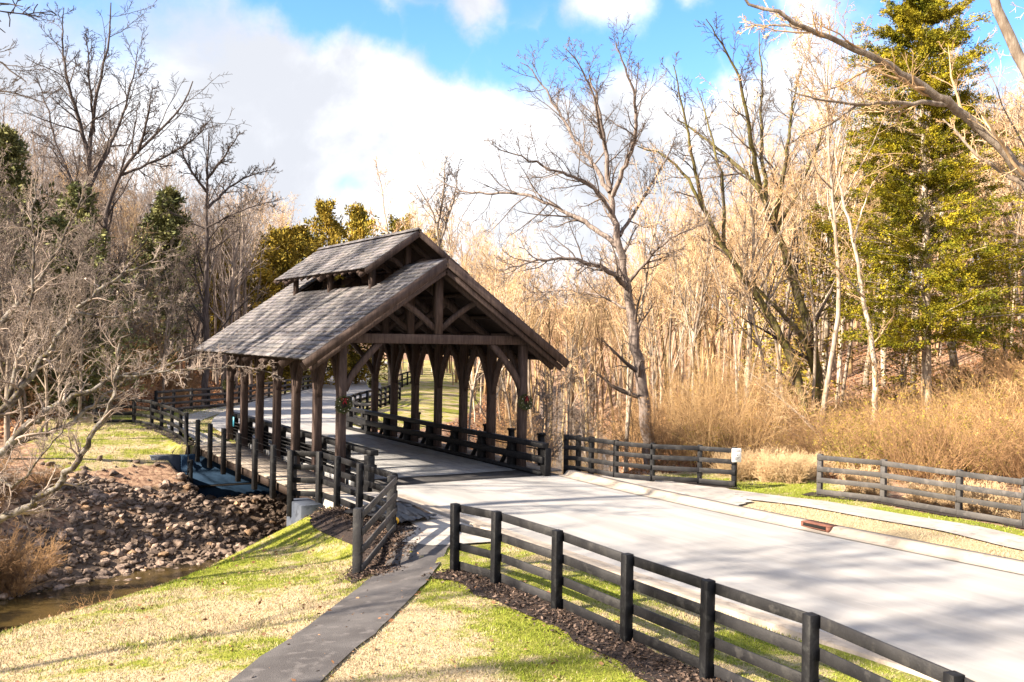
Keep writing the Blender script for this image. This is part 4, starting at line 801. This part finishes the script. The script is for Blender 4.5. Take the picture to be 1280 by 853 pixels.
# trees on the bank left of the viewer, whose shadows streak the road and roof
SHADE = [bare_meshes(160+k, M['bark_dark'], M['twig_dark'], H=16, rad=.2, first=.4, limbs=14, minr=.014, dens=.9, ang=.7) for k in range(2)]
HIGH = bare_meshes(165, M['bark_dark'], M['twig_dark'], H=19, rad=.15, first=.62, limbs=13, minr=.018, dens=.9)
for k, (x, y) in enumerate([(-23.5, -22), (-27, -15.5), (-25, -11.5), (-20.5, .2), (-19.4, 4.6), (-20, 10.4), (-22.5, 7.4)]):
    place('bare_tree', (SHADE[k % 2] if y > 0 else HIGH), (x, y, tz1(x, y)), 'bare tree on the creek bank outside the left of the view', 'tree', 'bare trees on the near left bank', k*2.1, 1.4 if y > 0 else 1.05)
# far wood: reads as one mass
fv, ff, fn = [], [], 0; lows = []
for k in range(5):
    tr, tw = bare_tree_arrays(200+k, H=15, rad=(.13, .2, .16, .1, .18)[k], first=(.45, .35, .5, .3, .55)[k], limbs=(11, 15, 10, 14, 9)[k], ang=(.5, .75, .55, .7, .5)[k], minr=.014, dens=.6); lows.append(pack([tr[0], tr[1]]+tw[:2], (4, 3, 3, 3), 0))
def wood(label, m, zonesl):
    fv, ff, fn, ft = [], [], 0, []
    for (n, p0, p1, d0, d1) in zonesl:
        px = rng.uniform(p0, p1, n); dep = rng.uniform(d0, d1, n); u = (px-640)/FPX; x = CAM[0]+dep*(u*CY+SY); y = CAM[1]+dep*(-u*SY+CY); z = tz(x, y); rd = pl_dist(x, y, ROADC)[0]
        for k in range(n):
            if rd[k] < 6: continue
            v, f = lows[k % 5]; a = random.uniform(0, 6.3); q = random.uniform(.65, 1.0)*(.88+.36*float(ss(760, 1060, px[k]))+.22*float(ss(620, 500, px[k]) if px[k] > 500 else 1)); e = np.array([[math.cos(a), -math.sin(a), 0], [math.sin(a), math.cos(a), 0], [0, 0, 1]])
            fv.append((v*q)@e.T+np.array([x[k], y[k], z[k]])); ff.append(f+fn); fn += len(v); ft.append(np.full((len(v), 3), random.choice([.35, .6, .85, 1, 1, 1.15]))*np.array([1, random.uniform(.93, 1.05), random.uniform(.85, 1.1)]))
    tag(obj('far_wood', mesh_np('far_wood', np.concatenate(fv), np.concatenate(ff), m, False, np.concatenate(ft))), label, 'wood', kind='stuff')
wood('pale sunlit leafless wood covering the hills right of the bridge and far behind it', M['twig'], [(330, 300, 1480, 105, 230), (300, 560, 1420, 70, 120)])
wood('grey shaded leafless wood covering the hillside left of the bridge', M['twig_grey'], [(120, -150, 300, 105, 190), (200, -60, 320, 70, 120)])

# ---- brush, weeds
def shrub_meshes(seed, H, n, leaves, leaf, sm, lm, spread=.5, arch=-.06):
    r = np.random.default_rng(seed); az = r.random(n)*6.283; b = r.random(n)**.5*H*.28; P0 = np.stack([np.cos(az)*b, np.sin(az)*b, np.full(n, -.15)], -1); az2 = az+r.normal(size=n)*.7
    D = np.stack([np.cos(az2)*spread, np.sin(az2)*spread, np.ones(n)], -1); ln = H*r.uniform(.55, 1.15, n); P, Rd = grow(r, P0, D, ln, np.full(n, .011), np.full(n, .005), 7, .11, arch)
    tw = twigs(r, P, Rd, ln, [(6, .2, .7, .38, 4, .18, .0), (4, .2, .7, .5, 3, .2, 0)], .004); v, f = pack([(P, Rd)]+tw, (3, 3, 3), 0); ms = [mesh_np('stems', v, f, sm)]
    if leaves:
        Q = tw[1][0]; k = r.integers(0, len(Q), leaves); t = r.random((leaves, 1)); LP = Q[k, 0]*(1-t)+Q[k, 2]*t; v, f = cloud_leaves(r, LP, Q[k, 2]-Q[k, 0], leaf, .55, .9); c = np.repeat(r.uniform(.6, 1.3, (leaves, 1)), 4, 0); ms.append(mesh_np('foliage', v, f, lm, False, np.concatenate([c*r.uniform(.9, 1.1), c, c*.9], 1)))
    return ms
BRUSH = [shrub_meshes(301+k, h, 52, lv, .06, M[sm_], M[lf_]) for k, (h, lv, sm_, lf_) in enumerate([(2.4, 2800, 'brush_stem', 'olive_leaf'), (3.0, 500, 'brush_stem', 'brush_leaf'), (1.9, 700, 'weed', 'brush_leaf'), (3.4, 400, 'weed', 'rust_leaf'), (2.8, 3200, 'weed', 'olive_leaf')])]
WEED = [shrub_meshes(321+k, h, 70, 0, .05, M['weed'], None, .55) for k, h in enumerate([1.3, 1.0, 1.7])]
STEM = [shrub_meshes(331+k, h, 22, 120, .07, M['brush_stem'], M['brush_leaf'], .22, .0) for k, h in enumerate([5.0, 4.0])]
DRYG = [shrub_meshes(341+k, .95, 110, 0, .05, M['dry_grass'], None, .3, -.03) for k in range(2)]
SN = ('stems', 'foliage')
nb = 0; tries = 0
while nb < 140 and tries < 6000:
    tries += 1; px = random.uniform(830, 1400); dep = 31+24*random.random(); q = at(px, 500, dep); x, y = q[0], q[1]
    if x < 9.9+max(0, y+9)*.22 or blocked(x, y): continue
    if y > -8.8 and y < -4 and x < 11.8: continue
    nb += 1; place('shrub', BRUSH[(3 if px < 960 and nb % 3 else nb % 5)], (x, y, tz1(x, y)), 'tangled yellowish brush in the thicket behind the right fences', 'shrub', 'brush behind the right fences', random.uniform(0, 6.3), random.uniform(.6, 1.0), SN)
nb = 0; tries = 0
while nb < 34 and tries < 6000:                          # saplings and brush along the creek right of the bridge
    tries += 1; px = random.uniform(600, 960); dep = 36+26*random.random(); q = at(px, 500, dep); x, y = q[0], q[1]
    if x < 7.0 or blocked(x, y) or (y < -3 and x < 9): continue
    nb += 1; place('sapling', STEM[nb % 2] if nb % 3 else BRUSH[3], (x, y, tz1(x, y)), 'thin tan saplings along the creek behind the right guardrail', 'shrub', 'saplings along the creek', random.uniform(0, 6.3), random.uniform(.7, 1.1), SN)
nb = 0; tries = 0
while nb < 84 and tries < 6000:                          # brown weeds on the far bank, left
    tries += 1; x = random.uniform(-18, -10.6); y = random.uniform(2.5, 17); d = pl_dist(np.array([x]), np.array([y]), CREEKS)[0][0]
    if d < 2.3 or (x > -11.6 and random.random() < .8) or (x > -13.2 and y > 9): continue
    nb += 1; place('weed', WEED[nb % 3], (x, y, tz1(x, y)), 'brown withered weed clump on the far creek bank at lower left', 'weed', 'withered weeds on the far bank', random.uniform(0, 6.3), random.uniform(.6, 1.1), SN)
nb = 0
for k in range(300):
    if nb >= 16: break
    x = random.uniform(-16, -7); y = random.uniform(-5, 2); d, cs = pl_dist(np.array([x]), np.array([y]), CREEKS)
    if cs[0] > 0 or not 2.0 < d[0] < 3.2: continue
    nb += 1; place('weed', WEED[nb % 3], (x, y, tz1(x, y)), 'dry straw weed at the water edge below the near lawn', 'weed', 'dry weeds along the near water edge', random.uniform(0, 6.3), random.uniform(.45, .7), SN)
nb = 0
for k in range(400):
    if nb >= 26: break
    x = random.uniform(8.6, 12.2); y = random.uniform(-8.5, -1.5)
    if x < 9.0-(y+6)*.2 or cam_px(x, y, 0)[0] < 905 or cam_px(x, y, 0)[0] > 1030: continue
    nb += 1; place('dry_grass_clump', DRYG[nb % 2], (x, y, tz1(x, y)), 'tuft of tall straw coloured dry grass in the gap between the right fences', 'dry grass', 'dry grass tufts in the fence gap', random.uniform(0, 6.3), random.uniform(.7, 1.1), SN)
for k in range(44):
    y = random.uniform(-24, -8.6); x = np.interp(y, [-24, -14.5, -8.6], [10.3, 9.5, 9.0])+random.uniform(.25, 1.3); place('dry_grass_clump', DRYG[k % 2], (x, y, tz1(x, y)), 'straw coloured dry grass tuft directly behind the grey fence on the right', 'dry grass', 'dry grass tufts behind the right fence', random.uniform(0, 6.3), random.uniform(.5, 1.0), SN)
nb = 0; tries = 0
while nb < 34 and tries < 4000:                          # shaded brush at the foot of the left hill
    tries += 1; px = random.uniform(-40, 250); dep = random.uniform(44, 72); q = at(px, 450, dep); x, y = q[0], q[1]; lh, ls = pl_dist(np.array([x]), np.array([y]), LHILL)
    if blocked(x, y) or (ls[0] < 0 and lh[0] > .5) : continue
    nb += 1; place('shrub', BRUSH[3] if nb % 2 else WEED[2], (x, y, tz1(x, y)), 'bare brown brush at the foot of the left hillside', 'shrub', 'brush on the left hillside', random.uniform(0, 6.3), random.uniform(.8, 1.4), SN)

# ---- turf blades and fallen leaves
def scatter_turf(n, x0, x1, y0, y1, hmin, hmax, name, label, zthr=.5):
    x = rng.uniform(x0, x1, n); y = rng.uniform(y0, y1, n); zl, zs, zg = zones(x, y); px, py, dep = 0, 0, 0
    ok = (zl > zthr) & (zs < .4); ok &= pl_dist(x, y, np.array([(-4.7, -9.2), (-5.75, -10.7), (-7.92, -13.72), (-10.62, -16.72), (-13.1, -20.1), (-17, -27), (-24, -40)], float))[0] > .55+rng.random(n)*.10
    ok &= ~((np.abs(x-np.interp(y, [-36, -28, -23, -20, -17, -12.1], [-8, -6.6, -6, -5.75, -5.6, -5.75])) < .36) & (y < -11.9))
    ok &= ~((x > left_edge(y)-.3) & (x < right_edge(y)+.52) & (y < 0)); ok &= ~((np.abs(x-np.interp(y, [-30, -20, -11, -8], [7.6, 7.1, 7.0, 6.2])) < .72) & (y < -5)); ok &= ~((x > 4) & (x < 6.6) & (y > -9.4) & (y < 0))
    ok &= ~((x > -7.4) & (x < -3) & (y > -10.6+np.maximum(0, -5.5-x)*.2) & (y < -2.6) & ((x > -6.1) | ((y < -8.6) & (x > -7.4+(y+11.7)*.45))))
    x, y = x[ok], y[ok]; n = len(x); z = tz(x, y); P = np.stack([x, y, z-.005], -1); h = rng.uniform(hmin, hmax, n)[:, None]*(.45+1.1*vnoise(x, y, 3.1, 8)*vnoise(x, y, .9, 3)+.35*vnoise(x, y, 9, 2))[:, None]; a = rng.random(n)*6.283; s = np.stack([np.cos(a), np.sin(a), 0*a], -1)*.006*(hmax/.05); lean = np.stack([rng.normal(size=n)*.55, rng.normal(size=n)*.55, np.ones(n)], -1)
    V = np.stack([P-s, P+s, P+lean*h], 1).reshape(-1, 3); c = np.repeat(rng.uniform(.6, 1.15, (n, 1)), 3, 0); _, _, g = zones(x, y)
    tag(obj(name, mesh_np(name, V, np.arange(3*n).reshape(n, 3), M['turf_blade'], False, np.concatenate([c, c, c], 1), ('patch', np.repeat(g+rng.normal(size=n)*.13+(vnoise(x, y, 6, 11)-.5)*.25, 3)))), label, 'grass', kind='stuff')
scatter_turf(420000, -17, -3, -26, 3, .025, .06, 'grass', 'short patchy winter turf on the near lawn by the creek')
scatter_turf(60000, 3.5, 10, -26, -1, .03, .07, 'grass', 'narrow sunlit turf strips beside the right pavement')
scatter_turf(90000, -16, 8, 9, 36, .04, .10, 'grass', 'green turf on the lawn beyond the creek')
def scatter_leaves(n, fx, label, keepf):
    x, y = fx(n); ok = keepf(x, y); x, y = x[ok], y[ok]; n = len(x); P = np.stack([x, y, tz(x, y)+.02], -1); D = rng.normal(size=(n, 3)); D[:, 2] = np.abs(D[:, 2])*.35
    v, f = cloud_leaves(rng, P, D, .13, .6, .2); c = np.repeat(rng.uniform(.5, 1.3, (n, 1)), 4, 0)
    return mesh_np('fallen_leaves', v, f, M['litter'], False, c*np.array([[1, .9, .85]]))
M['litter'] = mat('litter', (.24, .12, .065), .9, (.42, .26, .15), 1.2, attr='tint', spec=.1)
def wild(x, y):
    zl, zs, zg = zones(x, y); return (zl < .3) & (zs < .6) & (pl_dist(x, y, ROADC)[0] > 5)
def reg(px0, px1, d0, d1):
    def f(n):
        px = rng.uniform(px0, px1, n); d = rng.uniform(d0, d1, n); u = (px-640)/FPX; return CAM[0]+d*(u*CY+SY), CAM[1]+d*(-u*SY+CY)
    return f
tag(obj('fallen_leaves', scatter_leaves(60000, reg(-40, 330, 40, 85), '', wild)), 'russet fallen leaves covering the left hillside', 'leaves', kind='stuff')
tag(obj('fallen_leaves', scatter_leaves(70000, reg(560, 1320, 32, 90), '', wild)), 'tan fallen leaves covering the forest floor on the right', 'leaves', kind='stuff')

n = 1500; x = rng.uniform(-16, -4.8, n); y = rng.uniform(-26, 1, n); ok = zones(x, y)[0] > .5; x, y = x[ok], y[ok]
v, f = cloud_leaves(rng, np.stack([x, y, tz(x, y)+.03], -1), rng.normal(size=(len(x), 3))*np.array([1, 1, .2]), .075, .6, .2); c = np.repeat(rng.uniform(.4, 1.3, (len(x), 1)), 4, 0)
tag(obj('fallen_leaves', mesh_np('fallen_leaves', v, f, M['litter'], False, np.concatenate([c, c, c], 1))), 'scattered dry leaves lying on the near lawn', 'leaves', kind='stuff')
M['chip'] = mat('chip', (.05, .034, .028), .9, (.15, .11, .09), 9, attr='tint', spec=.1)
t = rng.random(9000); y = -12-t*22; x = np.interp(y, [-36, -28, -23, -20, -17, -12.1], [-8, -6.6, -6, -5.75, -5.6, -5.75])+np.clip(rng.normal(size=9000)*.24, -.55, .55)
t = rng.random(6000); y2 = -4.6-t*6.8; x2 = np.interp(y2, [-11.6, -9.5, -8.3, -6.9, -4.6], [-7.1, -5.8, -5.15, -5.05, -5.4])+np.clip(rng.normal(size=6000)*.33, -.75, .7); x = np.concatenate([x, x2]); y = np.concatenate([y, y2])
v, f = cloud_leaves(rng, np.stack([x, y, tz(x, y)+.04], -1), rng.normal(size=(len(x), 3))*np.array([1, 1, .25]), .07, .4, .2); c = np.repeat(rng.uniform(.25, 1.5, (len(x), 1)), 4, 0)
tag(obj('mulch_chips', mesh_np('mulch_chips', v, f, M['chip'], False, np.concatenate([c, c, c], 1))), 'loose dark wood chips on the mulch strips by the near fences', 'mulch', kind='stuff')
# ------------------------------------------------------------ small things
def wreath(x, y, z, s, label):
    w = thing('wreath', label, 'wreath', (x, y, z)); r = np.random.default_rng(int(abs(x*7+y*31)*10)); n = 1100; a = r.random(n)*6.283; b = r.random(n)*6.283; rr = .055*r.random(n)**.5
    P = np.stack([(.19+rr*np.cos(b))*np.cos(a), rr*np.sin(b), (.19+rr*np.cos(b))*np.sin(a)], -1); D = np.stack([-np.sin(a)+.9*np.cos(b)*np.cos(a), .9*np.sin(b), np.cos(a)+.9*np.cos(b)*np.sin(a)], -1); v, f = cloud_leaves(r, P, D, .075, .35, .5); c = np.repeat(r.uniform(.4, 1.5, (n, 1)), 4, 0)
    obj('ring', mesh_np('ring', v, f, M['wreath_leaf'], False, np.concatenate([c, c, c], 1)), w)
    mb = MB(); yy = s*.085
    for q in (-1, 1):
        t = np.linspace(0, 6.283, 11); mb.curve([(q*(.055-.055*math.cos(u)), yy+s*.02*math.sin(u), .17+.03*q*0+.04*math.sin(u)) for u in t], .035, .006, (0, 1, 0))
        mb.curve([(q*.008, yy, .165), (q*.03, yy+s*.012, .10), (q*.055, yy, .03)], .006, .035, (0, 1, 0))
    mb.box(-.022, .022, yy-.02, yy+.02, .145, .19); obj('bow', mb.mesh('bow', M['red_bow']), w)
    mb = MB()
    for u in np.linspace(.3, 6.2, 9):
        c_ = np.array([.19*math.cos(u), s*.06, .19*math.sin(u)]); mb.tube([c_+(0, 0, -.016), c_+(0, 0, -.008), c_+(0, 0, .008), c_+(0, 0, .016)], [.004, .015, .015, .004], 7)
    obj('berry_cluster', mb.mesh('berry_cluster', M['berry'], smooth=True), w)
wreath(-W2, -.22, 2.32, -1, 'green wreath with red bow on the front left bridge post')
wreath(W2, -.22, 2.28, -1, 'green wreath with red bow on the front right bridge post')
wreath(-W2, LEN+.22, 2.3, 1, 'dark wreath on the back of the far left bridge post')
wreath(W2, LEN+.22, 2.3, 1, 'dark wreath on the back of the far right bridge post')
# notice box on the last post of the right fence
nx, ny = 7.03, -6.42; q = at(921.5, 568, 30.2); bx = thing('notice_box', 'white metal box with a small dark emblem on the end post of the right fence', 'box', (nx, ny-.02, .98))
ang = -YAW+R_(8); mb = MB(); mb.box(-.14, .14, -.17, -.09, -.20, .22); o = mb.mesh('case', M['white_metal']); cse = obj('case', o, bx); cse.modifiers.new('edge', 'BEVEL').width = .012
mb = MB()
mb.tube([(0, -.180, .06), (0, -.1722, .06)], [.040, .040], 10); mb.box(-.012, .012, -.180, -.171, .0, .03)
for k in range(6): mb.box(-.095+k*.033, -.071+k*.033, -.175, -.171, .135, .165)
for k, zz in enumerate((-.05, -.085, -.12)): mb.box(-.085, .085-.03*k, -.175, -.171, zz-.006, zz+.006)
obj('lettering', mb.mesh('lettering', M['ink']), bx); mb = MB(); mb.box(-.15, .15, -.089, -.06, -.15, -.05); obj('bracket', mb.mesh('bracket', M['black_paint']), bx); bx.rotation_euler = (0, 0, ang)
# storm drain in the right kerb
dx, dy = float(right_edge(-12.4)), -12.45; sd = thing('storm_drain', 'rust coloured storm drain inlet set in the right kerb', 'drain', (dx, dy, 0))
mb = MB(); mb.box(.0, .34, -.42, .42, .128, .150); mb.box(.0, .16, -.42, -.35, .0, .127); mb.box(.0, .16, .35, .42, .0, .127); obj('frame', mb.mesh('frame', M['rust']), sd)
mb = MB(); mb.box(.004, .15, -.348, .348, .014, .126); obj('opening', mb.mesh('opening', M['void']), sd); mb = MB(); mb.box(-.012, .002, -.346, .346, .03, .052); obj('bar', mb.mesh('bar', M['rust']), sd)  # opening is a solid near-black block: the slot's inner shade as colour
# black sheeting and yellow ball by the corner post
tp = MB(); k = 26; u = np.linspace(-1, 1, k); U, Vv = np.meshgrid(u, u); rad = np.maximum(np.abs(U), np.abs(Vv)); hgt = .34*np.maximum(0, 1-np.hypot(U*.9, Vv))**.8*(.55+.9*vnoise(U*3+5, Vv*3, 1.2, 5))+.07*vnoise(U*9, Vv*9, 1, 2)+.012
px_ = U*(.62+.16*vnoise(U*2, Vv*2, 2, 9)); py_ = Vv*(.95+.25*vnoise(U*2, Vv*2, 2, 4)); i = np.arange(k*k).reshape(k, k)
tarp = obj('tarp', mesh_np('tarp', np.stack([px_, py_, hgt], -1), np.stack([i[:-1, :-1], i[:-1, 1:], i[1:, 1:], i[1:, :-1]], -1).reshape(-1, 4), M['plastic']), None, (-4.45, -6.6, .05)); tarp.rotation_euler = (0, 0, .35)
tag(tarp, 'crumpled heap of black plastic sheeting beside the corner fence post', 'tarp')
mb = MB(); a = np.linspace(-math.pi/2, math.pi/2, 9); mb.tube([(0, 0, .085*math.sin(t)) for t in a], [max(.085*math.cos(t), .001) for t in a], 14)
ball = obj('ball', mb.mesh('ball', M['yellow_ball'], smooth=True), None, (-4.84, -7.72, .30)); ball.location.z = .13; tag(ball, 'small yellow ball lying against the black sheeting', 'ball')
mb = MB(); mb.box(-3.19, -3.17, 12.6, 13.5, .55, .95); pl = mb.build('plate', M['blue_plate']); tag(pl, 'small blue plate on the far end of the left guardrail', 'plate')
